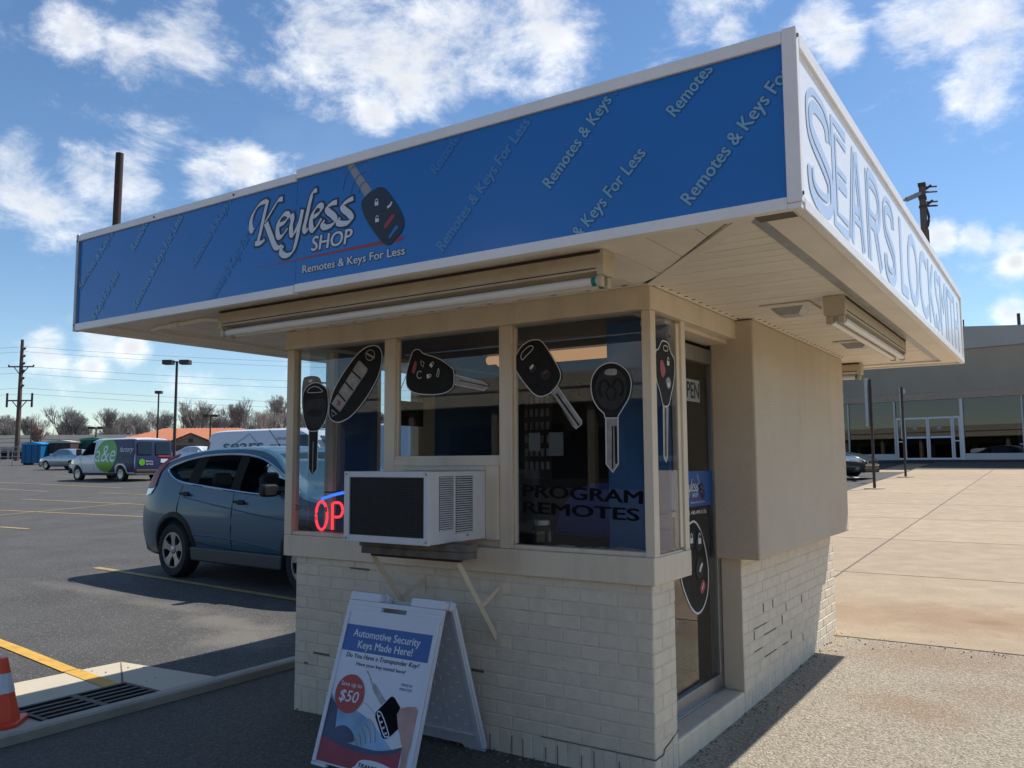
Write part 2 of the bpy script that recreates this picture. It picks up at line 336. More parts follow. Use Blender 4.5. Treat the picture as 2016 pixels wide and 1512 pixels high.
def thing(name, label, cat, loc=(0, 0, 0), rz=0, group=None):
    o = bpy.data.objects.new(name, None); col.objects.link(o); o.location = loc; o.rotation_euler = (0, 0, rz); o.empty_display_size = .2
    WM[o] = Matrix.Translation(Vector(loc)) @ Matrix.Rotation(rz, 4, 'Z')
    return tag(o, label, cat, group)
def dup(o, parent=None, loc=None, rz=None, label=None, group=None, scale=None):
    c = o.copy(); col.objects.link(c); c.parent = parent
    if loc is not None: c.location = loc
    if rz is not None: c.rotation_euler = (0, 0, rz)
    if scale is not None: c.scale = scale
    if label: c['label'] = label
    if group: c['group'] = group
    for ch in list(o.children): dup(ch, c)
    return c
def struct(o): o['kind'] = 'structure'; return o
# text outlines, filled once up front
TXT = {}
_want = [("H", 0, 0), ("SHOP", .022, .16), ("Remotes & Keys For Less", .02, 0), ("LOCKSMITH", .02, 0), ("PROGRAM", .03, 0), ("REMOTES", .03, 0),
         ("OPEN", .035, 0), ("OPEN 24", .03, 0), ("sears", 0, 0), ("FOR SERVICE CALL 440-499-5176", .02, 0), ("Automotive Security", .02, 0), ("Keys Made Here!", .02, 0),
         ("Do You Have a Transponder Key?", .015, .2), ("Have your key tested here!", .015, 0), ("Save up to", .012, 0), ("$50", .012, .15), ("MADE IN", .02, .2), ("MINUTES!", .02, .2),
         ("TRANSPONDER", .03, .2), ("a&e", -.012, 0), ("factory", .0, .2), ("service", .0, .2), ("sears ", .02, 0), ("APPLIANCE", 0, 0), ("SERVICE & PARTS", 0, 0), ("FREE", .03, 0), ("KEYS", .02, 0), ("SHOP", .045, .16), ("Remotes & Keys For Less", .045, 0)]
_tmp = []
for s, b, sh in sorted(set((s, 0, sh) for s, b, sh in _want)):
    c = bpy.data.curves.new('t', 'FONT'); c.body = s; c.size = 1; c.offset = b; c.shear = sh; c.resolution_u = 3
    o = bpy.data.objects.new('t', c); col.objects.link(o); _tmp.append((s, b, sh, o))
_dg = bpy.context.evaluated_depsgraph_get()
for s, b, sh, o in _tmp:
    m = o.evaluated_get(_dg).to_mesh()
    TXT[(s, b, sh)] = ([(v.co.x, v.co.y) for v in m.vertices], [tuple(p.vertices) for p in m.polygons])
for s, b, sh, o in _tmp:
    c = o.data; bpy.data.objects.remove(o); bpy.data.curves.remove(c)
CAP = max(y for x, y in TXT[("H", 0, 0)][0])
def text(mb, s, P, p0, p1, cap, b=0, sh=0, d=0, clip=None, frac=None):
    """fit string s along baseline p0->p1 with cap height cap in the 2-D frame of P(u,v,d)"""
    vs, fs0 = TXT[(s, 0, sh)]; x0 = min(v[0] for v in vs); x1 = max(v[0] for v in vs)
    dx, dy = p1[0]-p0[0], p1[1]-p0[1]; L = math.hypot(dx, dy); ex = (dx/L, dy/L); ey = (-ex[1], ex[0]); sx = L/(x1-x0); sy = cap/CAP
    if b >= .04: sh_ = [(b*1.5*math.cos(t), b*1.5*math.sin(t)) for t in [math.pi/4*i for i in range(8)]]
    elif b > 0: sh_ = [(-b, 0), (0, b*.5), (b, 0), (0, -b*.5)]
    else: sh_ = [(0, 0)]
    for i, (ox, oy) in enumerate(sh_):
        q = [(p0[0]+ex[0]*(x+ox-x0)*sx+ey[0]*(y+oy)*sy, p0[1]+ex[1]*(x+ox-x0)*sx+ey[1]*(y+oy)*sy) for x, y in vs]; fs = fs0
        if clip:
            bm = bmesh.new(); bv = [bm.verts.new((a, c, 0)) for a, c in q]
            for f in fs:
                try: bm.faces.new([bv[k] for k in f])
                except ValueError: pass
            for co, no in (((clip[0], 0, 0), (-1, 0, 0)), ((clip[1], 0, 0), (1, 0, 0)), ((0, clip[2], 0), (0, -1, 0)), ((0, clip[3], 0), (0, 1, 0))):
                bmesh.ops.bisect_plane(bm, geom=bm.verts[:]+bm.edges[:]+bm.faces[:], plane_co=co, plane_no=no, clear_outer=True)
            bm.verts.index_update(); q = [(v.co.x, v.co.y) for v in bm.verts]; fs = [tuple(v.index for v in f.verts) for f in bm.faces]; bm.free()
        if q: mb.add([P(a, c, d+i*.00006) for a, c in q], fs)
def smooth_line(pts, k=5):
    P = [Vector(p) for p in pts]; out = []
    for i in range(len(P)-1):
        a, b, c, d = P[max(i-1, 0)], P[i], P[i+1], P[min(i+2, len(P)-1)]
        for j in range(k):
            t = j/k; out.append(.5*((2*b)+(c-a)*t+(2*a-5*b+4*c-d)*t*t+(3*b-a-3*c+d)*t**3))
    out.append(P[-1]); return out
def stroke(mb, pts, P, w, d=0, nib=None, grow=0, k=5, closed=False):
    L = smooth_line([(a, b) for a, b in pts], k) if k > 1 else [Vector(p) for p in pts]
    v = []; n = len(L)
    for i, p in enumerate(L):
        t = (L[min(i+1, n-1)]-L[max(i-1, 0)])
        if t.length < 1e-9: t = Vector((1, 0))
        t.normalize(); no = Vector((-t.y, t.x)); ww = w
        if nib is not None: ww = w*(.22+.78*abs(math.sin(math.atan2(t.y, t.x)-nib)))
        ww += grow; e = 0
        if grow and i == 0: e = -grow/2
        if grow and i == n-1: e = grow/2
        p = p+t*e; a = p+no*ww/2; b = p-no*ww/2; dd_ = d+i*.000012; v += [P(a.x, a.y, dd_), P(b.x, b.y, dd_)]
    mb.add(v, [(2*i, 2*i+1, 2*i+3, 2*i+2) for i in range(n-1)])
def offs(pts, d):
    P = [Vector(p) for p in pts]; n = len(P); out = []
    for i in range(n):
        t1 = (P[i]-P[max(i-1, 0)]); t2 = (P[min(i+1, n-1)]-P[i])
        if t1.length < 1e-9: t1 = t2
        if t2.length < 1e-9: t2 = t1
        t1.normalize(); t2.normalize(); t = (t1+t2).normalized(); no = Vector((-t.y, t.x)); k = max(.4, no.dot(Vector((-t1.y, t1.x))))
        out.append(tuple(P[i]+no*d/k))
    return out
def shrink(poly, k):
    cx = sum(p[0] for p in poly)/len(poly); cy = sum(p[1] for p in poly)/len(poly)
    out = []
    for x, y in poly:
        dx, dy = x-cx, y-cy; L = math.hypot(dx, dy); out.append((cx+dx*(L-k)/L, cy+dy*(L-k)/L))
    return out
def round_poly(pts, k=4):
    q = [pts[-1]]+list(pts)+[pts[0], pts[1]]; out = []
    P = [Vector(p) for p in q]
    for i in range(1, len(P)-2):
        a, b, c, d = P[i-1], P[i], P[i+1], P[i+2]
        for j in range(k):
            t = j/k; out.append(tuple(.5*((2*b)+(c-a)*t+(2*a-5*b+4*c-d)*t*t+(3*b-a-3*c+d)*t**3)))
    return out
def ell(cx, cy, rx, ry, n=24, rot=0):
    return [(cx+rx*math.cos(t)*math.cos(rot)-ry*math.sin(t)*math.sin(rot), cy+rx*math.cos(t)*math.sin(rot)+ry*math.sin(t)*math.cos(rot)) for t in [2*math.pi*i/n for i in range(n)]]

# ------------------------------------------------------------------ ground
KX = -3.476
def slope(y):
    t = y-2.0
    if t < -1.5: return 0.
    if t < 1.5: return .0345*(t+1.5)**2/6
    if t < 75: return .0345*t
    return .0345*75+.0345*40*(1-math.exp(-(t-75)/40))
def GZ(x, y):
    z = slope(y)
    if x < KX: z += -.1+min(.45, .005*(KX-x))
    elif x < -2.4: z += (-.03-.048*(-2.4-x))*max(0, min(1, (5-y)/2.5))
    elif x < -1.2: z += -.025*(-1.2-x)*max(0, min(1, (5-y)/2.5))
    return z
def sheet(name, mat, xs, ys, dz=0, zf=GZ):
    m = MB(); nx, ny = len(xs), len(ys)
    m.add([(x, y, zf(x, y)+dz) for y in ys for x in xs], [(j*nx+i, j*nx+i+1, (j+1)*nx+i+1, (j+1)*nx+i) for j in range(ny-1) for i in range(nx-1)])
    return m.build(name, mat, smooth=True)
def spread(a, b, n, p=1): return [a+(b-a)*(i/n)**p for i in range(n+1)]
ysg = sorted(set([-900, -400, -150, -60, -25, -12, -6]+[round(v, 3) for v in spread(-4, 10, 28)]+[12, 16, 20, 25, 30, 36, 42, 50, 60, 70, 80, 95, 115, 140, 180, 260, 400, 700, 1400]))
xsl = [-1500, -900, -500, -300, -200, -150, -120, -100, -80, -60, -45, -35, -28, -22, -17, -13, -10, -8, -6.5, -5.3, -4.6, -4.2, KX-.001]
lot = struct(sheet('parking_lot', 'asphalt', xsl, ysg))
def zr(x, y): return GZ(x, y)
xsr = [KX, -3.36, -3.2, -2.8, -2.4, -1.8, -1.2, -.6, 0, .6, 1.2, 1.8, 2.6, 3.6, 5, 8, 14, 25, 50, 100, 200, 500, 1500]
apron = struct(sheet('ground', 'apron_asphalt', xsr, ysg, -.004))
agg = struct(sheet('aggregate_paving', 'aggregate', [-.02, .3, .7, 1.1, 1.6, 2.2, 3, 4, 6, 9, 14], spread(-.6, 3.556, 14), .004))
m = MB(); m.add([(x, y, .001) for x, y in [(2.2, -.7), (60, -.7), (60, -60), (-3.3, -60), (-3.3, -5.2), (2.2, -5.2)]], [(0, 1, 2, 5), (2, 3, 4, 5)]); struct(m.build('forecourt', 'concrete'))  # pale concrete out of view, added to bounce warm light onto the kiosk
# slabs of the concrete forecourt
pav = struct(sheet('concrete_pavement', 'groove', [-3.35, -2, -.5, 1, 3, 6, 9, 12, 15.2], [3.54, 6, 10, 14, 18, 22, 26, 30, 33.2], .002))
XB = [-3.34, -.6, 2.4, 5.4, 8.4, 11.4, 14.4]; YB = [3.55, 6.78, 10.05, 13.3, 16.5, 19.8, 23.0, 26.2, 29.5, 33]
for i in range(len(XB)-1):
    for j in range(len(YB)-1):
        g = .013; a, b, c, d = XB[i]+g, XB[i+1]-g, YB[j]+g, YB[j+1]-g; m = MB()
        ys = spread(c, d, 4); nx = 2; top = [(x, y, GZ(x, y)+.009) for y in ys for x in (a, b)]
        m.add(top, [(2*k, 2*k+1, 2*k+3, 2*k+2) for k in range(4)])
        bot = [(a, c), (b, c), (b, d), (a, d)]
        for p, q in ((0, 1), (1, 2), (2, 3), (3, 0)):
            (x0, y0), (x1, y1) = bot[p], bot[q]
            m.poly([(x0, y0, GZ(x0, y0)-.03), (x1, y1, GZ(x1, y1)-.03), (x1, y1, GZ(x1, y1)+.009), (x0, y0, GZ(x0, y0)+.009)])
        m.build('slab', 'concrete', pav)
m = MB(); m.add([(x, y, GZ(-3.7, y)+.006) for y in spread(33, 60, 4) for x in (-30, -15, 0, 15, 30)], [(j*5+i, j*5+i+1, (j+1)*5+i+1, (j+1)*5+i) for j in range(4) for i in range(4)])
struct(m.build('store_pavement', 'concrete'))
# kerb and gutter
m = MB(); ys = [-40, -20, -10, -6, -4, -3, -2, -1, 0, 1, 2, 3, 4, 6, 9, 13, 18, 24]; prof = [(KX-.004, -.25), (KX-.004, -.035), (KX+.012, -.022), (KX+.10, -.018), (KX+.118, -.03), (KX+.118, -.25)]
v = [(px, y, slope(y)+pz) for y in ys for px, pz in prof]; n = len(prof)
m.add(v, [(j*n+i, j*n+i+1, (j+1)*n+i+1, (j+1)*n+i) for j in range(len(ys)-1) for i in range(n-1)]+[tuple(range(n)), tuple(range((len(ys)-1)*n, len(ys)*n))])
struct(m.build('kerb', 'kerb', smooth=True, bevel=0))
GL = -.1+.0
m = MB(); m.add([(x, y, GZ(-4, y)+.006) for x, y in [(-4.80, -3.2), (KX-.006, -3.2), (KX-.006, .0), (KX-.006, .41), (-4.73, .275), (-4.78, -.5)]], [(0, 1, 2, 3, 4, 5)])
gut = struct(m.build('gutter', 'gutter'))
m = MB(); m.add([(x, y, GZ(-4, y)+.0075) for x, y in [(-4.73, .275), (-4.722, .262), (-4.09, -.115), (-4.08, -.10)]], [(0, 1, 2, 3)]); m.build('joint', 'crack', gut)
m = MB(); m.add([(x, y, GZ(-4, y)+.010) for x, y in [(-4.785, -.155), (-4.78, -.04), (-4.1, -.115), (-4.1, -.235)]], [(0, 1, 2, 3)]); m.build('painted_line', 'yellow_paint', gut)
# drain grate
gt = thing('drain_grate', 'iron drain grate with slots in the gutter beside the kerb', 'grate', (-3.85, -.48, GZ(-4, -.4)))
gz = GZ(-4, -.4)+.0065
m = MB(); m.box(-4.08, -3.62, -.88, -.09, gz+.0005, gz+.0015); m.build('pit', 'hole', gt, True)
m = MB()
for x0, x1, y0, y1 in ((-4.08, -4.045, -.88, -.09), (-3.65, -3.62, -.88, -.09), (-4.0445, -3.6505, -.88, -.85), (-4.0445, -3.6505, -.12, -.09), (-4.0445, -3.6505, -.51, -.46)): m.box(x0, x1, y0, y1, gz+.002, gz+.014)
m.build('frame', 'iron', gt, True, bevel=.003)
for k in range(4):
    x = -3.985+k*.085
    for y0, y1 in ((-.8495, -.5105), (-.4595, -.1205)):
        m = MB(); m.box(x, x+.035, y0, y1, gz+.002, gz+.0135); m.build('bar', 'iron', gt, True)
# painted lines on the lot
def line(pts, wd, mat, name='painted_line'):
    m = MB(); L = [Vector(p) for p in pts]; q = []
    n = max(2, int((L[1]-L[0]).length/1.0)); t = (L[1]-L[0]).normalized(); no = Vector((-t.y, t.x))*wd/2; v = []
    for i in range(n+1):
        p = L[0].lerp(L[1], i/n); jt = .06*wd
        for s in (-1, 1):
            c = p+no*s*(1+random.uniform(-.12, .12)); v.append((c.x, c.y, GZ(c.x, c.y)+.007))
    m.add(v, [(2*i, 2*i+1, 2*i+3, 2*i+2) for i in range(n)]); m.build(name, mat, lot)
line([(-12.6, .82), (-4.79, -.10)], .115, 'yellow_paint')
line([(-10.2, 3.2), (-4.5, 2.85)], .10, 'faded_yellow')
line([(-23.2, 7.88), (-12, 8.75)], .10, 'faded_yellow'); line([(-27.4, 10.5), (-14, 10.9)], .10, 'faded_yellow'); line([(-21.4, 7.0), (-21.85, 10.9)], .10, 'faded_yellow'); line([(-27.8, 13.4), (-16, 13.6)], .10, 'faded_yellow')
line([(-18.6, 5.5), (-17.0, 5.6)], .11, 'faded_yellow'); line([(-52, 17.4), (-30, 15.6)], .11, 'faded_yellow'); line([(-46, 21.3), (-33, 20.9)], .10, 'faded_yellow'); line([(-48, 14.3), (-31, 13.2)], .10, 'faded_yellow')
for x, y, a, L in ((-5.9, 1.6, 2.6, 1.6), (-7.4, 1.25, 2.9, 1.4), (-8.8, 1.55, .1, 1.2)):
    pass

# ------------------------------------------------------------------ kiosk
kiosk = thing('kiosk', 'small beige painted brick kiosk with glass bay, wide flat canopy and blue sign fascia', 'kiosk')
def PF(y): return lambda u, v, d=0: Vector((u, y-d, v))
def PR(x): return lambda u, v, d=0: Vector((x+d, u, v))
# bricks
BH, BL = .0677, .2032
_bm = {}
def brick_mesh(l, h, d):
    key = (round(l, 3), round(h, 3), d)
    if key not in _bm:
        bm = bmesh.new(); bmesh.ops.create_cube(bm, size=1)
        for v in bm.verts: v.co = (v.co.x*l, v.co.y*d, v.co.z*h)
        bmesh.ops.bevel(bm, geom=bm.edges[:], offset=.0038, segments=1, affect='EDGES')
        me = bpy.data.meshes.new('brick'); bm.to_mesh(me); bm.free(); me.materials.append(MATS['brick_paint']); _bm[key] = me
    return _bm[key]
count = [0]
def brickwall(wall, org, ux, nrm, L, z0=-.1, zs=.114, z1=.905, limit=999, dark=0, g=.0045):
    ux = Vector(ux); nrm = Vector(nrm); rest = MB()
    rot = math.atan2(ux.y, ux.x)
    def put(s0, s1, za, zb):
        l, h = s1-s0-g, zb-za-g
        if l < .02 or h < .012: return
        j = random.uniform(-.0014, .0014); c = Vector(org)+ux*(s0+s1)/2+nrm*(-.02+j); c.z = (za+zb)/2
        if count[0] < limit:
            o = bpy.data.objects.new('brick', brick_mesh(l, h, .04)); col.objects.link(o); o.parent = wall
            o.location = c; o.rotation_euler = (random.uniform(-.006, .006), 0, rot+random.uniform(-.006, .006)); count[0] += 1
        else:
            rest.obox(c, ux*l/2, nrm*.02, Vector((0, 0, h/2)))
    n = max(1, round(L/BH))
    for k in range(n): put(k*L/n, (k+1)*L/n, z0, zs)
    r = 0; z = zs
    while z < z1-.01:
        zt = min(z+BH, z1); s = 0 if r % 2 == 0 else -BL/2
        while s < L-.005:
            a, b = max(0, s), min(L, s+BL)
            if b-a > .03: put(a, b, z, zt)
            s += BL
        z = zt; r += 1
    if rest.v: rest.build('brick_courses', 'brick_paint', wall, bevel=.0045, kind='stuff')
m = MB(); m.box(-2.4175, -.0025, .0025, .2, -.25, .9); wf = m.build('brick_wall', 'mortar_paint', kiosk)
brickwall(wf, (-2.42, 0, 0), (1, 0, 0), (0, -1, 0), 2.42)
m = MB(); m.box(-.2, -.0025, .2, .268, -.25, .9); wp = m.build('brick_pier', 'mortar_paint', kiosk)
brickwall(wp, (0, 0, 0), (0, 1, 0), (1, 0, 0), .27)
m = MB(); m.box(-.2, -.0025, 1.293, 3.66, -.25, .9); wr = m.build('brick_wall', 'mortar_paint', kiosk)
brickwall(wr, (0, 1.29, 0), (0, 1, 0), (1, 0, 0), 2.38, limit=300)
m = MB(); m.box(-2.4165, -2.22, .2, 3.66, -.25, .9); wl_ = m.build('brick_wall', 'mortar_paint', kiosk)
brickwall(wl_, (-2.42, 3.67, 0), (0, -1, 0), (-1, 0, 0), 3.67, limit=0)
m = MB(); m.box(-2.22, -.2, 3.47, 3.6665, -.25, .9); wb = m.build('brick_wall', 'mortar_paint', kiosk)
brickwall(wb, (0, 3.67, 0), (-1, 0, 0), (0, 1, 0), 2.42, limit=0)
# open, dark joints on the right hand wall and under the sill
m = MB()
def rcrack(y0, z0, y1, z1, t=.0022): m.bar((.0006, y0, z0), (.0006, y1, z1), t, .006, (1, 0, 0))
for k in range(5):
    r = random.choice([2, 3, 4, 5]); z = .114+BH*r; y = 1.29+BL*random.choice([1, 2, 3, 4, 5, 6]); rcrack(y, z, y+random.uniform(.08, .3), z)
for k in range(8):
    r = random.choice([1, 2, 3, 4, 5, 6]); z = .114+BH*r; y = 1.29+BL*(random.choice([1, 2, 3, 4, 5, 6])+(.5 if r % 2 else 0)); rcrack(y, z+.006, y, z+BH-.008, .0022)
m.build('crack', 'crack', kiosk, kind='stuff')
m = MB()
pts = [(-.62, .1148), (-.42, .1143), (-.2, .1146), (0, .1135)]
for a, b in zip(pts, pts[1:]): m.bar((a[0], -.0012, a[1]), (b[0], -.0012, b[1]), .0025, .006, (0, 1, 0))
for a, b in zip([(0, .1135), (.09, .1145), (.10, .135), (.17, .150)], [(.09, .1145), (.10, .135), (.17, .150), (.27, .178)]): m.bar((.0012, a[0], a[1]), (.0012, b[0]+.001, b[1]), .003, .006, (1, 0, 0))
for k in (0, 2, 3, 5, 6, 8, 9, 11):
    x = -.95+.0677*k+.02; m.bar((x, -.0012, -.02+random.uniform(-.04, .06)), (x, -.0012, random.uniform(.06, .1)), .003, .006, (0, 1, 0))
m.bar((-1.95, -.001, .86), (-1.8, -.001, .858), .01, .006, (0, 1, 0)); m.bar((-2.25, -.001, .33), (-2.12, -.001, .329), .011, .006, (0, 1, 0)); m.bar((-2.33, -.001, .26), (-2.3, -.001, .26), .011, .006, (0, 1, 0))
m.bar((-1.05, -.001, .385), (-.97, -.001, .384), .014, .006, (0, 1, 0))
m.build('crack', 'crack', kiosk, kind='stuff')
# sill band, header beam
def band(name, z0, z1, o, yr, yl, bev=.004):
    m = MB()
    m.box(-2.42-o-.07, o, -o, .1, z0, z1); m.build(name, 'paint', kiosk, bevel=bev)
    m = MB(); m.box(-.12, o-.001, .1, yr, z0, z1); m.build(name, 'paint', kiosk, bevel=bev)
    m = MB(); m.box(-2.489-o, -2.33, .1, yl, z0, z1); m.build(name, 'paint', kiosk, bevel=bev)
band('sill_band', .904, 1.033, .024, .445, .40)
band('header_beam', 2.216, 2.329, .036, 1.25, 3.3)
# bay window frames
def fbox(name, x0, x1, y0, y1, z0, z1, mat='paint', bev=.003, par=None):
    m = MB(); m.box(x0, x1, y0, y1, z0, z1); return m.build(name, mat, par or kiosk, bevel=bev)
fbox('corner_post', -.028, .02, -.004, .058, 1.033, 2.216)
fbox('corner_post', -2.535, -2.47, -.004, .058, 1.033, 2.216)
for a, b in ((-1.693, -1.612), (-.866, -.786)):
    mu = fbox('mullion', a, b, .0, .06, 1.033, 2.216)
    fbox('stop_bead', a-.014, a-.0005, .018, .045, 1.06, 2.2, par=mu); fbox('stop_bead', b+.0005, b+.014, .018, .045, 1.06, 2.2, par=mu)
PANES = ((-2.47, -1.693), (-1.612, -.866), (-.786, -.028))
for i, (a, b) in enumerate(PANES):
    zb = 1.033 if i != 1 else 1.5
    if i == 1: fbox('transom', a+.001, b-.001, .0, .06, 1.465, 1.503)
    wr_ = fbox('window_sill', a+.001, b-.001, .006, .058, zb+.0, zb+.022)
    m = MB(); m.box(a+.002, b-.002, .030, .036, zb+.022, 2.214); m.build('glass_pane', 'glass', kiosk)
m = MB(); m.box(-1.61, -.868, .02, .05, 1.035, 1.463); m.build('infill_panel', 'paint', kiosk)
# side lights of the bay
fbox('side_post', -.03, .019, .385, .44, 1.033, 2.216)
fbox('stop_bead', -.024, .008, .345, .384, 1.05, 2.2)
m = MB(); m.box(-.004, .002, .06, .345, 1.04, 2.214); m.build('glass_pane', 'glass', kiosk)
fbox('window_sill', -.02, .018, .06, .345, 1.033, 1.042)
# right hand stucco box, door recess
st = MB(); st.box(-.13, .14, 1.21, 3.62, .9045, 2.329); st.build('stucco_panel', 'stucco', kiosk, bevel=.012)
fbox('door_step', -.2, .002, .272, 1.288, -.05, .13, 'paint', .012)
fbox('door_header', -.16, -.02, .27, 1.21, 2.19, 2.2155, 'paint')
dr = fbox('door', -.165, -.125, .30, 1.325, .134, .225, 'alu', .003)
fbox('door_stile', -.165, -.125, 1.235, 1.325, .225, 2.16, 'alu', .003, dr); fbox('door_stile', -.165, -.125, .30, .38, .225, 2.16, 'alu', .003, dr)
fbox('door_rail', -.165, -.125, .38, 1.235, 2.07, 2.16, 'alu', .003, dr)
m = MB(); m.box(-.148, -.142, .38, 1.235, .225, 2.07); m.build('door_glass', 'glass', dr)
fbox('jamb_trim', -.128, -.10, 1.327, 1.37, .134, 2.19, 'paint', .004); fbox('jamb_trim', -.12, -.002, 1.2885, 1.2925, .134, .9, 'paint', 0)
fbox('threshold', -.175, -.11, .30, 1.29, .1305, .1415, 'alu', .002)
m = MB(); m.tube([(-.07, 1.30, 1.085), (-.07, 1.30, 1.285)], .011, 10); m.tube([(-.125, 1.30, 1.10), (-.07, 1.30, 1.10)], .008, 8); m.tube([(-.125, 1.30, 1.27), (-.07, 1.30, 1.27)], .008, 8); m.build('door_handle', 'plastic_white', dr, smooth=True)
m = MB(); m.lathe([(.016, 0), (.016, .012), (.008, .014)], 14, Matrix.Translation((-.125, 1.29, .985)) @ Matrix.Rotation(D2R(90), 4, 'Y')); m.build('lock', 'dark_steel', dr, smooth=True)
# left and back walls of the glazed cabin
fbox('side_wall', -2.42, -2.36, .27, .65, .905, 2.216, 'paint', 0); fbox('side_wall', -2.42, -2.36, 1.145, 3.66, .905, 2.216, 'stucco', 0)
for a, b in ((-.005, .27), (.65, 1.145)):
    m = MB(); m.box(-2.395, -2.389, max(a, .06), b, 1.035, 2.214); m.build('glass_pane', 'glass', kiosk)
fbox('side_post', -2.43, -2.35, .655, .69, 1.034, 2.215); fbox('side_post', -2.43, -2.35, 1.1, 1.142, 1.034, 2.215); fbox('side_post', -2.43, -2.35, .235, .268, 1.034, 2.215)
m = MB(); m.box(-2.36, -.13, 3.5, 3.62, .905, 2.329); m.build('back_wall', 'stucco', kiosk)
m = MB(); m.box(-2.355, -.02, .07, 3.49, -.0, .02); m.build('cabin_floor', 'interior_dark', kiosk)
m = MB(); m.box(-2.355, .0, .07, 3.49, 2.235, 2.25); m.build('cabin_ceiling', 'ceiling_tile', kiosk)
m = MB(); m.box(-2.355, -.14, 3.45, 3.49, .02, 2.235); m.build('interior_lining', 'interior_dark', kiosk)
m = MB(); m.box(-2.357, -2.345, .272, .648, .02, 2.235); m.build('interior_lining', 'interior_blue', kiosk)
m = MB(); m.box(-2.357, -2.345, 1.3, 3.44, .02, 2.235); m.build('interior_lining', 'interior_blue', kiosk)
m = MB(); m.box(-.2, -.135, 1.33, 3.44, .02, 2.235); m.build('interior_lining', 'interior_blue', kiosk)
m = MB(); m.box(-1.5, -.2, 2.0, 2.04, .02, 2.0); m.build('interior_partition', 'interior_dark', kiosk)
m = MB(); m.box(-2.2, -1.5, 2.02, 2.06, .02, 2.1); m.build('interior_partition', 'interior_dark', kiosk)
m = MB(); m.box(-.375, -.03, .31, .335, 1.0, 2.23); m.build('interior_board', 'interior_blue', kiosk)
m = MB(); m.box(-2.345, -.06, .10, .55, .95, 1.0); m.build('counter', 'wood_grey', kiosk)

# ---- canopy
XL, XR, YF, YB_, ZB, ZT = -3.41, .976, -.938, 4.40, 2.312, 2.92
m = MB(); m.box(XL+.03, XR-.03, YF+.03, YB_-.03, 2.35, 2.89); can = m.build('canopy', 'roof_felt', kiosk)
SEAM = -1.43
def tr(name, *a, mat='white_metal', bev=.003):
    m = MB(); m.box(*a); return m.build(name, mat, can, bevel=bev)
tr('trim', XL, SEAM-.0025, YF-.004, YF+.03, 2.868, 2.908); tr('trim', SEAM+.0025, XR-.045, YF-.004, YF+.03, 2.880, 2.926)
tr('trim', XL, SEAM-.0025, YF-.004, YF+.03, 2.304, 2.348); tr('trim', SEAM+.0025, XR-.045, YF-.004, YF+.03, 2.310, 2.352)
tr('trim', XR-.045, XR+.004, YF-.006, YF+.03, 2.33, 2.928); tr('trim', XL-.003, XL+.022, YF-.006, YF+.03, 2.302, 2.912, mat='galv')
tr('trim', XR-.045, XR, YF-.002, YF+.03, 2.309, 2.3295)
tr('trim', XR-.03, XR+.005, YF+.031, YB_, 2.868, 2.922); tr('trim', XR-.03, XR+.005, YF+.031, YB_, 2.310, 2.352); tr('trim', XR-.03, XR+.004, YB_-.04, YB_+.004, 2.3525, 2.8675)
tr('trim', XL-.004, XL+.03, YF+.031, YB_, 2.868, 2.915); tr('trim', XL-.004, XL+.03, YF+.031, YB_, 2.306, 2.35); tr('trim', XL, XR, YB_-.0, YB_+.03, 2.868, 2.92); tr('trim', XL, XR, YB_, YB_+.03, 2.31, 2.35)
fl = tr('sign_face', XL+.022, SEAM-.001, YF+.008, YF+.029, 2.348, 2.868, mat='sign_blue', bev=0); fr_ = tr('sign_face', SEAM+.001, XR-.045, YF+.008, YF+.029, 2.352, 2.880, mat='sign_blue', bev=0)
fr_['label'] = 'blue sign panel with the shop logo and slogan'
fs = tr('sign_face', XR-.029, XR-.006, YF+.031, YB_-.041, 2.352, 2.868, mat='sign_white', bev=0); fs['label'] = 'white sign panel lettered in pale blue'
tr('sign_face', XL+.006, XL+.029, YF+.031, YB_, 2.35, 2.868, mat='sign_blue', bev=0); tr('sign_face', XL, XR, YB_-.025, YB_-.001, 2.35, 2.868, mat='sign_white', bev=0)
m = MB()
for x, z in ((-1.90, 2.886), (-2.6, 2.886), (XL+.01, 2.87), (XL+.01, 2.34)): m.lathe([(.006, 0), (.006, .004)], 8, Matrix.Translation((x, YF-.0035, z)) @ Matrix.Rotation(D2R(90), 4, 'X'))
for y, z in ((YF+.0, 2.36), (YF+.0, 2.9)): m.lathe([(.007, 0), (.007, .004)], 8, Matrix.Translation((XR+.0035, y+.008, z)) @ Matrix.Rotation(D2R(90), 4, 'Y'))
m.build('rivet', 'dark_steel', can)
# soffit: flat edge pan, dark slot, planks mitred at the corners
SZ = 2.335
def sof(name, poly, z0, z1, mat='soffit', bev=0):
    m = MB(); m.prism(poly, lambda a, b, d: Vector((a, b, d)), z0, z1); return m.build(name, mat, can, bevel=bev)
e = .028
for nm, pl in (('edge_pan', [(XR-.155, YF+e+.01), (XR-e-.002, YF+e+.01), (XR-e-.002, YB_-e), (XR-.155, YB_-e)]), ('edge_pan', [(XL+e, YF+e+.01), (XL+.17, YF+e+.01), (XL+.17, YB_-e), (XL+e, YB_-e)]), ('edge_pan', [(XL+.171, YF+e+.01), (XR-.156, YF+e+.01), (XR-.156, YF+.085), (XL+.171, YF+.085)]), ('edge_pan', [(XL+.171, YB_-.15), (XR-.156, YB_-.15), (XR-.156, YB_-e), (XL+.171, YB_-e)])):
    sof(nm, pl, 2.322, 2.345)
m = MB(); m.box(XR-.21, XR-.156, YF+.05, YB_-.15, 2.331, 2.349); m.build('slot', 'galv', can)
m = MB(); m.box(XL+.03, XR-.03, YF+.03, YB_-.03, 2.3455, 2.3495); sb = m.build('soffit', 'groove', can)
PW = .102
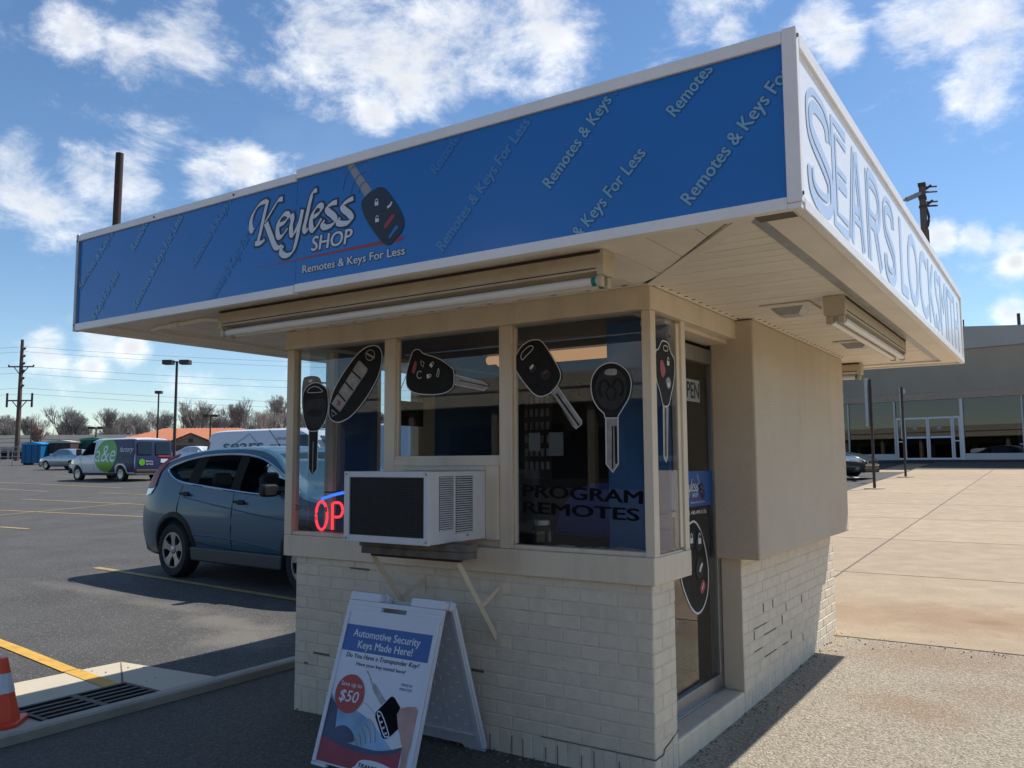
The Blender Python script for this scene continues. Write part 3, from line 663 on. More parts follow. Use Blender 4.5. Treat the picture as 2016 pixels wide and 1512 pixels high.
def plank(poly):
    m = MB(); m.prism(poly, lambda a, b, d: Vector((a, b, d)), SZ+random.uniform(-.0008, .0008), SZ+.010); return m.build('plank', 'soffit', sb)
y = YF+.09; xin = 0.02; xo = XR-.215
while y < YB_-.16:                                   # right side, boards run across
    y1 = min(y+PW, YB_-.16)-.005
    d0 = lambda yy: max(xin, xin-(yy+.0)*(xo-xin)/.9) if yy < 0 else xin
    a, b = d0(y), d0(y1)
    if a < xo-.03: plank([(a, y), (xo, y), (xo, y1), (b, y1)] if a > b else [(a, y), (xo, y), (xo, y1), (a, y1)])
    y += PW
x = XL+.175; PW2 = .2                               # front, wider boards run front to back
while x < xo:
    x1 = min(x+PW2, xo)-.006
    lim = lambda xx: -.01 if xx < xin else -.01-(xx-xin)*.9/(xo-xin)
    a, b = lim(x), lim(x1)
    if b > YF+.1: plank([(x, YF+.09), (x1, YF+.09), (x1, b-.012), (x, a-.012)])
    elif a > YF+.12: plank([(x, YF+.09), (xin+(-YF-.10)*(xo-xin)/.9, YF+.09), (x, a-.012)])
    x += PW2
y = .0
while y < YB_-.16:
    y1 = min(y+PW2, YB_-.16)-.006; plank([(XL+.175, y), (-2.42, y), (-2.42, y1), (XL+.175, y1)]); y += PW2
x = -2.414
while x < xin-.01:
    x1 = min(x+PW2, xin)-.006; plank([(x, 3.63), (x1, 3.63), (x1, YB_-.16), (x, YB_-.16)]); x += PW2
m = MB(); m.bar((.03, -.005, SZ-.002), (xo, YF+.10, SZ-.002), .06, .006); m.build('mitre_strip', 'soffit', sb)
m = MB(); m.bar((.145, 1.22, SZ-.003), (.145, 3.6, SZ-.003), .02, .008); m.bar((.046, .02, SZ-.003), (.046, 1.2, SZ-.003), .016, .008); m.bar((-2.4, -.044, SZ-.003), (.04, -.044, SZ-.003), .016, .008); m.build('wall_channel', 'soffit', sb)
m = MB()
yy = .05
while yy < 3.6: m.box(.155 if yy > 1.2 else .055, (.155 if yy > 1.2 else .055)+.016, yy, yy+.012, SZ-.0025, SZ-.0005); yy += PW
xx = -2.3
while xx < 0: m.box(xx, xx+.03, -.072, -.058, SZ-.0025, SZ-.0005); xx += PW2
m.build('gap', 'crack', sb)
m = MB(); m.box(-1.9, .72, YF+.087, YF+.10, SZ-.003, SZ-.001); m.box(.80, .93, -.908, -.80, 2.3205, 2.3218); m.build('gap', 'crack', sb)

# ---- lettering on the fascia
SY = YF+.008
P = PF(SY)
CLIPL = (XL+.024, SEAM, 2.352, 2.866); CLIPR = (SEAM, XR-.047, 2.355, 2.879); CLIPA = (XL+.024, XR-.047, 2.355, 2.867)
MK = [((-3.36,2.56),(-2.88,2.985),1), ((-3.33,2.20),(-2.95,2.60),1), ((-2.803,2.718),(-2.36,3.22),1), ((-2.765,2.369),(-2.347,2.843),1), ((-2.23,2.545),(-1.80,3.0),2), ((-2.09,2.31),(-1.70,2.72),3),
      ((-.554,2.728),(-.12,3.17),3), ((-.516,2.382),(-.069,2.847),2), ((.02,2.555),(.45,3.01),0), ((-.02,2.17),(.43,2.61),0), ((.545,2.72),(.98,3.13),0), ((.594,2.385),(1.05,2.87),0)]
for k, (a, b, g) in enumerate(MK):
    par = fl if a[0] < SEAM else fr_
    mw = MB(); md = MB()
    text(md, "Remotes & Keys For Less", P, a, b, .052, .045, 0, .0012, CLIPA); text(mw, "Remotes & Keys For Less", P, a, b, .052, .02, 0, .0022, CLIPA)
    if md.v: md.build('lettering_edge', 'markd%d' % g, par)
    if mw.v: mw.build('lettering', 'mark%d' % g, par)
KEYLESS = [[(-1.647,2.81),(-1.697,2.805),(-1.736,2.78),(-1.763,2.743),(-1.771,2.703),(-1.76,2.673),(-1.743,2.684)],[(-1.643,2.813),(-1.668,2.741),(-1.692,2.662),(-1.713,2.604)],[(-1.734,2.602),(-1.69,2.6),(-1.66,2.612)],[(-1.531,2.8),(-1.564,2.797),(-1.599,2.765),(-1.64,2.722),(-1.663,2.701)],[(-1.653,2.697),(-1.617,2.628),(-1.583,2.568),(-1.556,2.555),(-1.531,2.565)],[(-1.573,2.668),(-1.521,2.675),(-1.49,2.697),(-1.494,2.715),(-1.522,2.716),(-1.554,2.69),(-1.566,2.646),(-1.555,2.609),(-1.526,2.613),(-1.491,2.643)],[(-1.465,2.71),(-1.458,2.682),(-1.466,2.648),(-1.462,2.607),(-1.44,2.613),(-1.398,2.677)],[(-1.387,2.719),(-1.406,2.647),(-1.429,2.563),(-1.453,2.518),(-1.497,2.506),(-1.533,2.523),(-1.533,2.547),(-1.518,2.556)],[(-1.288,2.799),(-1.318,2.79),(-1.335,2.749),(-1.355,2.682),(-1.372,2.628),(-1.362,2.607),(-1.341,2.619)],[(-1.33,2.665),(-1.279,2.678),(-1.255,2.7),(-1.259,2.716),(-1.286,2.714),(-1.315,2.684),(-1.326,2.643),(-1.316,2.606),(-1.289,2.615),(-1.254,2.652)],[(-1.152,2.714),(-1.184,2.713),(-1.216,2.699),(-1.21,2.679),(-1.174,2.651),(-1.162,2.626),(-1.188,2.607),(-1.229,2.605),(-1.247,2.621),(-1.233,2.64)],[(-1.046,2.713),(-1.08,2.707),(-1.114,2.692),(-1.108,2.672),(-1.07,2.642),(-1.056,2.616),(-1.084,2.602),(-1.124,2.605),(-1.144,2.616),(-1.13,2.635)]]
FOB = [(-0.968,2.707),(-0.93,2.723),(-0.889,2.735),(-0.849,2.722),(-0.806,2.673),(-0.769,2.622),(-0.743,2.577),(-0.735,2.536),(-0.752,2.503),(-0.783,2.48),(-0.819,2.457),(-0.851,2.468),(-0.889,2.504),(-0.939,2.565),(-0.978,2.626),(-0.994,2.679)]
def padlock(mb, P, cx, cy, s, d, opened=False, rot=0):
    c, sn = math.cos(rot), math.sin(rot)
    R_ = lambda a, b: (cx+(a*c-b*sn)*s, cy+(a*sn+b*c)*s)
    mb.poly([P(*R_(a, b), d) for a, b in ((-.5, -.6), (.5, -.6), (.5, .15), (-.5, .15))])
    arc = [(-.33 if not opened else -.33, .15)]+[(.33*math.cos(t)*(1), .35+.4*math.sin(t)) for t in [math.pi-math.pi*i/6 for i in range(7)]]
    if not opened: arc.append((.33, .15))
    stroke(mb, [R_(a, b) for a, b in arc], P, .16*s, d, k=1)
def logo(P, par, dd=1.0, arcs=True):
    a = MB(); b = MB()
    for i, s in enumerate(KEYLESS): stroke(a, s, P, .034, .0008*dd+i*.00006, .7, .020); stroke(b, s, P, .034, .0026*dd+i*.00006, .7)
    text(a, "SHOP", P, (-1.322, 2.503), (-1.050, 2.503), .068, .045, .16, .0012*dd); text(b, "SHOP", P, (-1.322, 2.503), (-1.050, 2.503), .068, .022, .16, .0022*dd)
    text(a, "Remotes & Keys For Less", P, (-1.38, 2.402), (-.73, 2.402), .037, .045, 0, .0012*dd); text(b, "Remotes & Keys For Less", P, (-1.38, 2.402), (-.73, 2.402), .037, .02, 0, .0022*dd)
    m = MB(); m.poly([P(x, z, .0008*dd) for x, z in [(-1.746, 2.475), (-1.011, 2.468), (-.757, 2.465), (-.724, 2.483), (-1.014, 2.482)]]); m.build('logo_underline', 'logo_red', par)
    a.build('logo_outline', 'logo_dark', par, kind='stuff'); b.build('logo_lettering', 'logo_white', par, kind='stuff')
    m = MB(); m.poly([P(x, z, .0010*dd) for x, z in [(-1.086,2.869),(-1.075,2.881),(-1.063,2.884),(-1.048,2.878),(-.933,2.734),(-.974,2.708)]]); m.build('logo_key_blade', 'logo_grey', par)
    m = MB(); m.poly([P(x, z, .0042*dd) for x, z in round_poly(FOB)]); m.build('logo_key_fob', 'logo_dark', par)
    m = MB(); m.poly([P(x, z, .0050*dd) for x, z in [(-.852,2.551),(-.805,2.592),(-.793,2.593),(-.785,2.584),(-.836,2.537),(-.848,2.537)]]); m.build('logo_button', 'logo_red', par)
    m = MB(); m.poly([P(x, z, .0050*dd) for x, z in [(-.825,2.492),(-.78,2.541),(-.764,2.531),(-.817,2.485)]]); m.build('logo_key_slot', 'sign_blue', par)
    m = MB(); padlock(m, P, -.898, 2.665, .022, .0050*dd); padlock(m, P, -.894, 2.587, .022, .0050*dd, True); m.poly([P(x, z, .0050*dd) for x, z in [(-.832,2.625),(-.812,2.633),(-.802,2.65),(-.808,2.655),(-.818,2.643),(-.834,2.636)]]); m.build('logo_icon', 'logo_white', par)
    if arcs:
        m = MB()
        for s in ([(-.932,2.867),(-.976,2.878),(-1.021,2.873),(-1.077,2.851),(-1.105,2.818),(-1.119,2.765)], [(-.931,2.821),(-.976,2.832),(-1.025,2.81),(-1.053,2.786),(-1.065,2.742)], [(-.931,2.773),(-.969,2.78),(-1.002,2.764),(-1.021,2.73)]):
            stroke(m, s, P, .007, .0018*dd)
        m.build('logo_motion_arc', 'logo_arc', par)
logo(P, fr_)
# SEARS (inline) LOCKSMITH on the white side
P = PR(XR-.006)
def S_path(y0, y1):
    pts = [(1, .74), (.97, .88), (.78, .98), (.5, 1), (.22, .98), (.03, .88), (0, .74), (.05, .62), (.25, .54), (.5, .48), (.76, .41), (.96, .33), (1, .22), (.97, .1), (.78, .02), (.5, 0), (.22, .02), (.03, .1), (0, .26)]
    return [(y0+.03+(y1-y0-.06)*a, 2.41+.36*b) for a, b in pts]
m = MB()
def inline(pts, k=1, flip=1):
    stroke(m, offs(pts, .024*flip), P, .046, .0015, k=k); stroke(m, offs(pts, -.027*flip), P, .028, .0019, k=k)
inline(S_path(-.80, -.45), 4); inline(S_path(.665, .975), 4)
zt, zb, zm = 2.775, 2.41, 2.59
inline([(-.17, zt), (-.39, zt), (-.39, zb), (-.17, zb)], 1, -1); inline([(-.37, zm), (-.18, zm)], 1, -1)
inline([(-.12, 2.385), (-.01, 2.80)], 1, -1); inline([(.14, 2.385), (.015, 2.80)], 1, -1); inline([(-.07, 2.52), (.08, 2.52)], 1)
inline([(.27, 2.385), (.27, 2.80)], 1, -1); inline([(.30, zt), (.46, zt), (.53, 2.74), (.55, 2.69), (.53, 2.63), (.46, 2.59), (.30, 2.59)], 2, 1); inline([(.42, 2.585), (.56, 2.385)], 1, -1)
text(m, "LOCKSMITH", P, (1.16, 2.385), (4.16, 2.385), .415, .02, 0, .0015)
m.build('lettering', 'letter_blue', fs)

# ---- fluorescent strips and soffit lights
def strip_light(label, x0, x1, yc, zt, flip=1, along='x', tubes=2, gr='fluorescent strip lights under the canopy', name='strip_light'):
    L = x1-x0; c = ((x0+x1)/2, yc, zt) if along == 'x' else (yc, (x0+x1)/2, zt); t = thing(name, label, 'light fixture', c, 0 if along == 'x' else D2R(90), gr)
    h = L/2
    m = MB(); m.box(-h, h, -.05, .05, -.085, 0); m.build('housing', 'fixture_cream', t, bevel=.004)
    m = MB(); m.box(-h-.001, h+.001, -.056, -.0505, -.012, -.002); m.box(-h+.02, h-.02, -.0525, -.0502, -.075, -.071); m.build('housing_lip', 'rust_steel', t)
    for s in (-1, 1):
        m = MB(); m.box(s*h-.016, s*h+.016, -.053, .053, -.10, .001); m.build('end_cap', 'fixture_cream', t, bevel=.003)
        for yy in ((-.03, .03) if tubes == 2 else (0,)):
            m = MB(); m.box(s*h-s*.01-.012, s*h-s*.01+.012, yy-.016, yy+.016, -.145, -.1005); m.build('lamp_holder', 'fixture_cream', t, bevel=.004)
    for yy in ((-.03, .03) if tubes == 2 else (0,)):
        m = MB(); m.tube([(-h+.022, yy, -.122), (h-.022, yy, -.122)], .0185, 14); tb = m.build('tube', 'tube_white', t, smooth=True)
        for s in (-1, 1):
            m = MB(); m.tube([(s*(h-.024), yy, -.122), (s*(h-.044), yy, -.122)], .0192, 14); m.build('tube_band', 'tube_green' if s == 1 and along == 'x' or s == -1 and along == 'y' else 'galv', tb, smooth=True)
    return t
strip_light('long twin tube strip light under the front canopy above the windows', -2.24, .14, -.70, SZ-.0025)
strip_light('twin tube strip light under the right canopy edge beside the square soffit lights', .79, 2.75, .70, SZ-.0025, along='y')
strip_light('short visible strip light under the back edge of the canopy', -1.9, .2, 4.06, SZ-.0025, tubes=1)
def soffit_light(label, x0, y0, s=.27):
    t = thing('soffit_light', label, 'light fixture', (x0, y0, SZ-.0025), 0, 'square soffit lights')
    m = MB(); m.box(-s/2, s/2, -s/2, s/2, -.012, 0); m.build('frame', 'soffit', t, bevel=.004)
    m = MB(); k = s*.33; kk = s*.2; m.add([(-k, -k, -.0125), (k, -k, -.0125), (k, k, -.0125), (-k, k, -.0125), (-kk, -kk, -.05), (kk, -kk, -.05), (kk, kk, -.05), (-kk, kk, -.05)], [(4, 5, 6, 7), (0, 1, 5, 4), (1, 2, 6, 5), (2, 3, 7, 6), (3, 0, 4, 7)]); m.build('lens', 'lens', t)
soffit_light('square soffit light nearest the corner window', .43, .97); soffit_light('square soffit light behind the strip light further along the right soffit', .44, 2.66)
cn = thing('conduit', 'painted conduit pipe with coupling under the left end of the front canopy', 'conduit', (-3.0, -.6, SZ-.03))
m = MB(); m.tube(smooth_line([(-2.26, -.70, 2.29), (-2.35, -.705, 2.30), (-2.45, -.70, 2.315), (-2.7, -.68, 2.315), (-3.0, -.66, 2.315), (-3.12, -.5, 2.315), (-3.13, 0, 2.315), (-3.13, 3.5, 2.315)], 4), .011, 8); m.build('pipe', 'soffit', cn, True, smooth=True)
m = MB(); m.tube([(-2.72, -.678, 2.315), (-2.76, -.676, 2.315)], .018, 10); m.build('coupling', 'soffit', cn, True, smooth=True); m = MB(); m.tube([(-2.79, -.674, 2.315), (-2.83, -.672, 2.315)], .018, 10); m.build('coupling', 'soffit', cn, True, smooth=True)

m = MB(); rd = random.Random(3)                 # grit and small stones along the foot of the walls and in the gutter
for i in range(420):
    q = rd.random()
    if q < .35: x, y = rd.uniform(.01, .16)*rd.random()+.008, rd.uniform(.3, 3.7)
    elif q < .6: x, y = rd.uniform(-2.4, .1), -.01-abs(rd.gauss(0, .06))
    elif q < .8: x, y = rd.uniform(.05, 1.9), 3.5+rd.gauss(0, .12)
    else: x, y = rd.uniform(-4.7, -3.56), rd.uniform(-.05, 2.4)
    r = rd.uniform(.003, .011); z = GZ(x, y)+.006
    a = rd.uniform(0, 6.28); m.add([(x+r*math.cos(a), y+r*math.sin(a), z), (x+r*math.cos(a+2.1), y+r*math.sin(a+2.1), z), (x+r*math.cos(a+4.2), y+r*math.sin(a+4.2), z), (x, y, z+r*1.1)], [(0, 1, 3), (1, 2, 3), (2, 0, 3)])
o = m.build('grit', 'sand', kind='stuff'); o['label'] = 'loose grit along the wall foot and gutter'; o['category'] = 'grit'

# ------------------------------------------------------------------ window stickers
P = PF(.030)
def sticker(name, label, loc): return thing(name, label, 'sticker', loc, 0, 'giant key stickers on the glass')
def layer(t, poly, mat, d, P, nm, rnd=True, k=4):
    m = MB(); m.poly([P(a, b, d) for a, b in (round_poly(poly, k) if rnd else poly)]); return m.build(nm, mat, t, True)
def outline(t, poly, P, d, wd=.005, nm='outline', mat='key_white', rnd=True):
    q = round_poly(poly) if rnd else list(poly); m = MB(); stroke(m, q+[q[0], q[1]], P, wd, d, k=1); return m.build(nm, mat, t, True)
k1 = sticker('key_sticker', 'black oval-headed key sticker with grey tag hanging in the left window', (-2.31, .02, 1.7))
layer(k1, [(-2.43,1.936),(-2.419,2.021),(-2.394,2.038),(-2.333,2.041),(-2.277,2.028),(-2.251,1.993),(-2.237,1.926),(-2.301,1.786),(-2.414,1.814)], 'key_grey', .001, P, 'tag')
layer(k1, [(-2.37, 2.0), (-2.335, 2.0), (-2.335, 2.018), (-2.37, 2.018)], 'key_white', .002, P, 'tag_hole', False)
H1 = [(-2.417,1.911),(-2.4,1.953),(-2.366,1.981),(-2.306,1.996),(-2.247,1.981),(-2.208,1.955),(-2.191,1.924),(-2.185,1.841),(-2.196,1.782),(-2.224,1.73),(-2.274,1.69),(-2.355,1.692),(-2.395,1.747),(-2.414,1.814)]
B1 = [(-2.357,1.698),(-2.274,1.695),(-2.278,1.447),(-2.318,1.405),(-2.355,1.447)]
layer(k1, B1, 'key_black', .002, P, 'blade', False); layer(k1, H1, 'key_black', .003, P, 'head'); outline(k1, H1, P, .004); outline(k1, B1, P, .0025, .006, rnd=False)
layer(k1, [(-2.412,1.87),(-2.30,1.89),(-2.205,1.868),(-2.224,1.74),(-2.31,1.70),(-2.386,1.747)], 'key_dark', .0045, P, 'grip'); layer(k1, ell(-2.306, 1.80, .068, .024), 'key_black', .006, P, 'emblem', False)
outline(k1, [(-2.369,1.936),(-2.349,1.962),(-2.306,1.971),(-2.263,1.958),(-2.241,1.933)], P, .006, .004, 'ring_hole')
m = MB(); stroke(m, [(-2.315, 1.62), (-2.317, 1.42)], P, .007, .0035, k=1); m.build('groove', 'key_silver', k1, True)
k2 = sticker('key_sticker', 'large tilted oval remote sticker with silver button pad in the left window', (-1.95, .02, 1.73))
H2 = [(-1.807,2.193),(-1.769,2.183),(-1.742,2.152),(-1.736,2.106),(-1.752,2.033),(-1.796,1.956),(-1.865,1.873),(-1.942,1.802),(-2.012,1.758),(-2.092,1.736),(-2.15,1.751),(-2.176,1.787),(-2.173,1.846),(-2.145,1.922),(-2.09,2.002),(-2.018,2.079),(-1.939,2.15),(-1.869,2.185)]
layer(k2, H2, 'key_black', .004, P, 'head'); outline(k2, H2, P, .0052, .006)
layer(k2, shrink([(-1.93,2.107),(-1.915,2.107),(-1.852,2.055),(-1.859,2.034),(-2.081,1.799),(-2.156,1.854)], 0), 'key_silver', .006, P, 'button_pad', False)
m = MB()
for a, b in (((-1.986,2.054),(-1.905,1.994)), ((-2.041,1.987),(-1.969,1.928)), ((-2.106,1.926),(-2.032,1.863))): stroke(m, [a, b], P, .011, .008, k=1)
stroke(m, [(-2.169,1.852),(-2.077,1.793)], P, .012, .008, k=1); m.build('button_gap', 'key_black', k2, True)
m = MB(); c = ell(-1.83, 2.136, .036, .032, 20); stroke(m, c+c[:2], P, .006, .008, k=1); stroke(m, [(-1.868, 2.152), (-1.792, 2.115)], P, .013, .0085, k=1); m.build('emblem', 'key_silver', k2, True)
m = MB(); stroke(m, [(-2.1, 1.875), (-2.085, 1.85), (-2.075, 1.865), (-2.09, 1.845), (-2.108, 1.85)], P, .008, .009, k=1); m.build('alarm_icon', 'key_red', k2, True)
m = MB()
for c in ((-1.905, 2.055), (-1.965, 1.99), (-2.03, 1.93)): stroke(m, [(c[0]-.015, c[1]-.005), (c[0]-.004, c[1]+.012), (c[0]+.012, c[1]+.004), (c[0]+.004, c[1]-.014)], P, .003, .008, k=1)
m.build('icon', 'key_white', k2, True); outline(k2, [(-2.151,1.816),(-2.106,1.788),(-2.146,1.774)], P, .0075, .004, 'ring_hole', rnd=False)
k3 = sticker('key_sticker', 'broad black remote key sticker with many icons and silver blade above the air conditioner', (-1.3, .02, 1.87))
H3 = [(-1.461,2.142),(-1.44,2.135),(-1.407,2.111),(-1.316,2.082),(-1.252,2.049),(-1.208,2.017),(-1.192,1.997),(-1.192,1.925),(-1.212,1.895),(-1.267,1.875),(-1.356,1.872),(-1.472,1.887),(-1.527,1.918),(-1.542,1.951),(-1.542,1.997),(-1.524,2.061),(-1.499,2.121),(-1.482,2.138)]
B3 = [(-1.192,1.977),(-0.989,1.923),(-0.963,1.906),(-0.954,1.893),(-0.985,1.878),(-1.194,1.922)]
layer(k3, B3, 'key_silver', .003, P, 'blade', False); outline(k3, B3, P, .0042, .004, rnd=False); layer(k3, H3, 'key_black', .005, P, 'head'); outline(k3, H3, P, .0062)
m = MB(); stroke(m, [(-1.153,1.943),(-.956,1.898)], P, .005, .0045, k=1); m.build('groove', 'key_black', k3, True)
layer(k3, [(-1.477,2.074),(-1.463,2.054),(-1.481,2.003),(-1.5,2.017)], 'key_red', .0065, P, 'alarm_button')
m = MB(); padlock(m, P, -1.352, 2.045, .024, .0068, True, -.8); padlock(m, P, -1.373, 1.980, .024, .0068, False, -1.4); c = ell(-1.441, 1.992, .020, .021, 16); stroke(m, c[2:15], P, .004, .0068, k=1)
stroke(m, [(-1.43,2.075),(-1.432,2.05),(-1.415,2.035),(-1.408,2.06),(-1.42,2.07)], P, .003, .0068, k=1); stroke(m, [(-1.302,2.02),(-1.296,2.0),(-1.303,1.97),(-1.315,1.975),(-1.31,2.0),(-1.302,2.02)], P, .004, .0068, k=1); m.build('icon', 'key_white', k3, True)
k4 = sticker('key_sticker', 'tilted black remote key sticker with grooved blade in the upper left of the corner window', (-.6, .02, 1.65))
H4 = [(-0.648,2.129),(-0.611,2.116),(-0.574,2.073),(-0.538,2.017),(-0.505,1.962),(-0.497,1.925),(-0.509,1.894),(-0.534,1.864),(-0.57,1.837),(-0.62,1.826),(-0.663,1.844),(-0.713,1.895),(-0.758,1.952),(-0.78,1.996),(-0.776,2.045),(-0.744,2.092),(-0.699,2.121)]
B4 = [(-0.561,1.85),(-0.521,1.879),(-0.379,1.692),(-0.379,1.676),(-0.411,1.652),(-0.429,1.668)]
layer(k4, B4, 'key_silver', .003, P, 'blade', False); outline(k4, B4, P, .0042, .004, rnd=False); layer(k4, H4, 'key_black', .005, P, 'head'); outline(k4, H4, P, .0062)
m = MB(); stroke(m, [(-.525,1.837),(-.393,1.667)], P, .010, .0045, k=1); stroke(m, [(-.552,1.835),(-.425,1.668)], P, .005, .0045, k=1); m.build('groove', 'key_black', k4, True)
outline(k4, [(-0.731,2.027),(-0.741,2.048),(-0.725,2.074),(-0.686,2.098),(-0.664,2.093),(-0.671,2.075),(-0.706,2.048)], P, .0065, .004, 'ring_hole')
layer(k4, [(-.695,1.985),(-.665,2.0),(-.645,1.975),(-.675,1.955)], 'key_dark', .0064, P, 'button'); layer(k4, [(-.62,1.945),(-.585,1.97),(-.555,1.94),(-.59,1.91)], 'key_dark', .0064, P, 'button')
layer(k4, [(-.687,1.98),(-.677,1.992),(-.664,2.0),(-.66,1.99),(-.668,1.98),(-.678,1.972)], 'key_white', .0075, P, 'icon', False)
m = MB(); stroke(m, [(-.602,1.945),(-.575,1.955)], P, .006, .0076, k=1); m.build('icon', 'key_red', k4, True)
k5 = sticker('key_sticker', 'round-headed black key sticker with ram emblem hanging in the corner window', (-.21, .02, 1.43))
H5 = [(-0.206,1.975),(-0.162,1.962),(-0.124,1.932),(-0.102,1.891),(-0.1,1.846),(-0.113,1.797),(-0.144,1.749),(-0.172,1.71),(-0.178,1.7),(-0.242,1.703),(-0.25,1.723),(-0.283,1.754),(-0.311,1.801),(-0.321,1.853),(-0.315,1.903),(-0.288,1.945),(-0.251,1.968)]
B5 = [(-0.242,1.708),(-0.175,1.705),(-0.178,1.473),(-0.208,1.433),(-0.243,1.473)]
layer(k5, B5, 'key_silver', .003, P, 'blade', False); outline(k5, B5, P, .0042, .007, rnd=False); layer(k5, H5, 'key_black', .005, P, 'head'); outline(k5, H5, P, .0062)
layer(k5, ell(-.21, 1.845, .088, .105), 'key_dark', .0064, P, 'boss', False)
m = MB(); stroke(m, [(-.206,1.661),(-.209,1.45)], P, .007, .0045, k=1); stroke(m, [(-.189,1.66),(-.188,1.475)], P, .014, .0045, k=1); m.build('groove', 'key_black', k5, True)
layer(k5, [(-0.241,1.919),(-0.232,1.942),(-0.184,1.943),(-0.175,1.928),(-0.185,1.912)], 'key_silver', .0072, P, 'ring_hole')
m = MB()
for s in (-1, 1):
    stroke(m, [(-.209+s*.004, 1.852), (-.209+s*.025, 1.885), (-.209+s*.05, 1.885), (-.209+s*.064, 1.855), (-.209+s*.062, 1.825), (-.209+s*.05, 1.805)], P, .015, .0072)
    stroke(m, [(-.209+s*.012, 1.85), (-.209+s*.028, 1.83), (-.209+s*.014, 1.795), (-.209+s*.006, 1.785)], P, .009, .0072)
m.build('emblem', 'key_black', k5, True)
PS = PR(.002)
k6 = sticker('key_sticker', 'narrow black remote key sticker with red button on the side pane of the bay', (.01, .2, 1.48))
H6 = [(0.183,2.086),(0.241,2.08),(0.275,2.037),(0.317,2.006),(0.322,1.959),(0.303,1.887),(0.262,1.814),(0.23,1.766),(0.165,1.762),(0.127,1.828),(0.085,1.893),(0.085,2.017),(0.117,2.037),(0.154,2.075)]
B6 = [(0.166,1.768),(0.23,1.772),(0.21,1.503),(0.189,1.481),(0.162,1.503)]
layer(k6, B6, 'key_silver', .001, PS, 'blade', False); outline(k6, B6, PS, .002, .005, rnd=False); layer(k6, H6, 'key_black', .003, PS, 'head'); outline(k6, H6, PS, .004, .006)
layer(k6, [(0.139,1.977),(0.170,1.985),(0.201,1.936),(0.166,1.899),(.14,1.93)], 'key_red', .0044, PS, 'button'); layer(k6, [(.2,1.885),(.24,1.91),(.27,1.88),(.235,1.845)], 'key_grey', .0044, PS, 'button')
m = MB(); padlock(m, PS, .235, 1.875, .03, .0055); padlock(m, PS, .235, 1.985, .03, .0055, True); m.build('icon', 'key_white', k6, True); outline(k6, [(.185, 2.04), (.23, 2.04), (.235, 2.06), (.19, 2.063)], PS, .0046, .004, 'ring_hole')
m = MB(); stroke(m, [(.197, 1.75), (.188, 1.51)], PS, .012, .0025, k=1); m.build('groove', 'key_dark', k6, True)
PD = PR(-.142)
k7 = sticker('key_sticker', 'big dark oval remote sticker with red alarm button on the lower door glass', (-.14, .9, .62))
H7 = [(.905,1.141),(.975,1.11),(1.04,1.04),(1.09,.94),(1.114,.85),(1.11,.77),(1.085,.7),(1.02,.64),(.937,.621),(.86,.65),(.79,.71),(.72,.80),(.69,.88),(.70,.98),(.75,1.07),(.82,1.125)]
layer(k7, H7, 'key_black', .001, PD, 'head'); outline(k7, H7, PD, .0022, .012)
for q in ([(.98,1.09),(1.04,1.03),(1.02,.98),(.95,.965),(.93,1.02)], [(.95,.93),(1.03,.92),(1.03,.83),(.96,.81),(.92,.86)], [(.84,1.08),(.91,1.09),(.91,1.02),(.85,.99),(.81,1.03)], [(.80,.95),(.87,.96),(.88,.88),(.82,.86)]):
    layer(k7, q, 'key_dark', .0028, PD, 'button'); outline(k7, q, PD, .0035, .006, 'button_edge', 'key_black')
layer(k7, [(.98,.765),(1.03,.80),(1.06,.755),(1.0,.72)], 'key_red', .0029, PD, 'alarm_button')
m = MB(); padlock(m, PD, .985, 1.035, .045, .0042, True); padlock(m, PD, .86, 1.045, .04, .0042); m.poly([PD(a, b, .0042) for a, b in [(.965,.855),(.985,.885),(1.015,.90),(1.025,.885),(1.0,.865),(.985,.845)]]); stroke(m, [(1.0, .745), (1.015, .76), (1.03, .78)], PD, .010, .0042, k=1); m.build('icon', 'key_white', k7, True)
# lettering stuck on the panes
t = thing('window_lettering', 'black PROGRAM REMOTES lettering on the lower corner window', 'lettering', (-.4, .02, 1.2))
m = MB(); text(m, "PROGRAM", P, (-.735, 1.306), (-.055, 1.283), .060, .03, 0, .002); text(m, "REMOTES", P, (-.735, 1.222), (-.075, 1.20), .057, .03, 0, .002); m.build('letters', 'poster_black', t, True)
t = thing('window_lettering', 'faint grey OPEN 24 lettering low in the left window', 'lettering', (-2.3, .04, 1.2))
m = MB(); Pb = PF(.0275); text(m, "OPEN 24", Pb, (-2.5, 1.185), (-2.18, 1.181), .034, .03, 0, .001); text(m, "sears", Pb, (-2.44, 1.13), (-2.27, 1.128), .036, 0, 0, .001); m.build('letters', 'print_grey', t, True)
t = thing('door_sign', 'small OPEN sign with black letters behind the upper door glass', 'sign', (-.15, .85, 1.83))
m = MB(); m.box(-.1505, -.149, .755, 1.075, 1.833, 1.962); m.build('board', 'key_white', t, True)
m = MB(); text(m, "OPEN", PR(-.149), (.775, 1.853), (1.06, 1.853), .092, .03, 0, .0005); m.build('letters', 'poster_black', t, True)
t = thing('door_poster', 'small blue poster with the shop logo on the door glass', 'poster', (-.14, .95, 1.225))
m = MB(); m.box(-.1418, -.1408, .58, 1.221, 1.225, 1.427); bo = m.build('board', 'poster_blue', t, True)
logo(lambda u, v, d=0: Vector((-.1408+d, .98+(u+1.05)*.34, 1.277+(v-2.5)*.35))-Vector((-.14, .95, 1.225)), bo, .6, False)
m = MB(); text(m, "FOR SERVICE CALL 440-499-5176", PD, (.5, 1.185), (1.11, 1.178), .022, .02, 0, .001); m.build('phone_lettering', 'key_white', t, True)
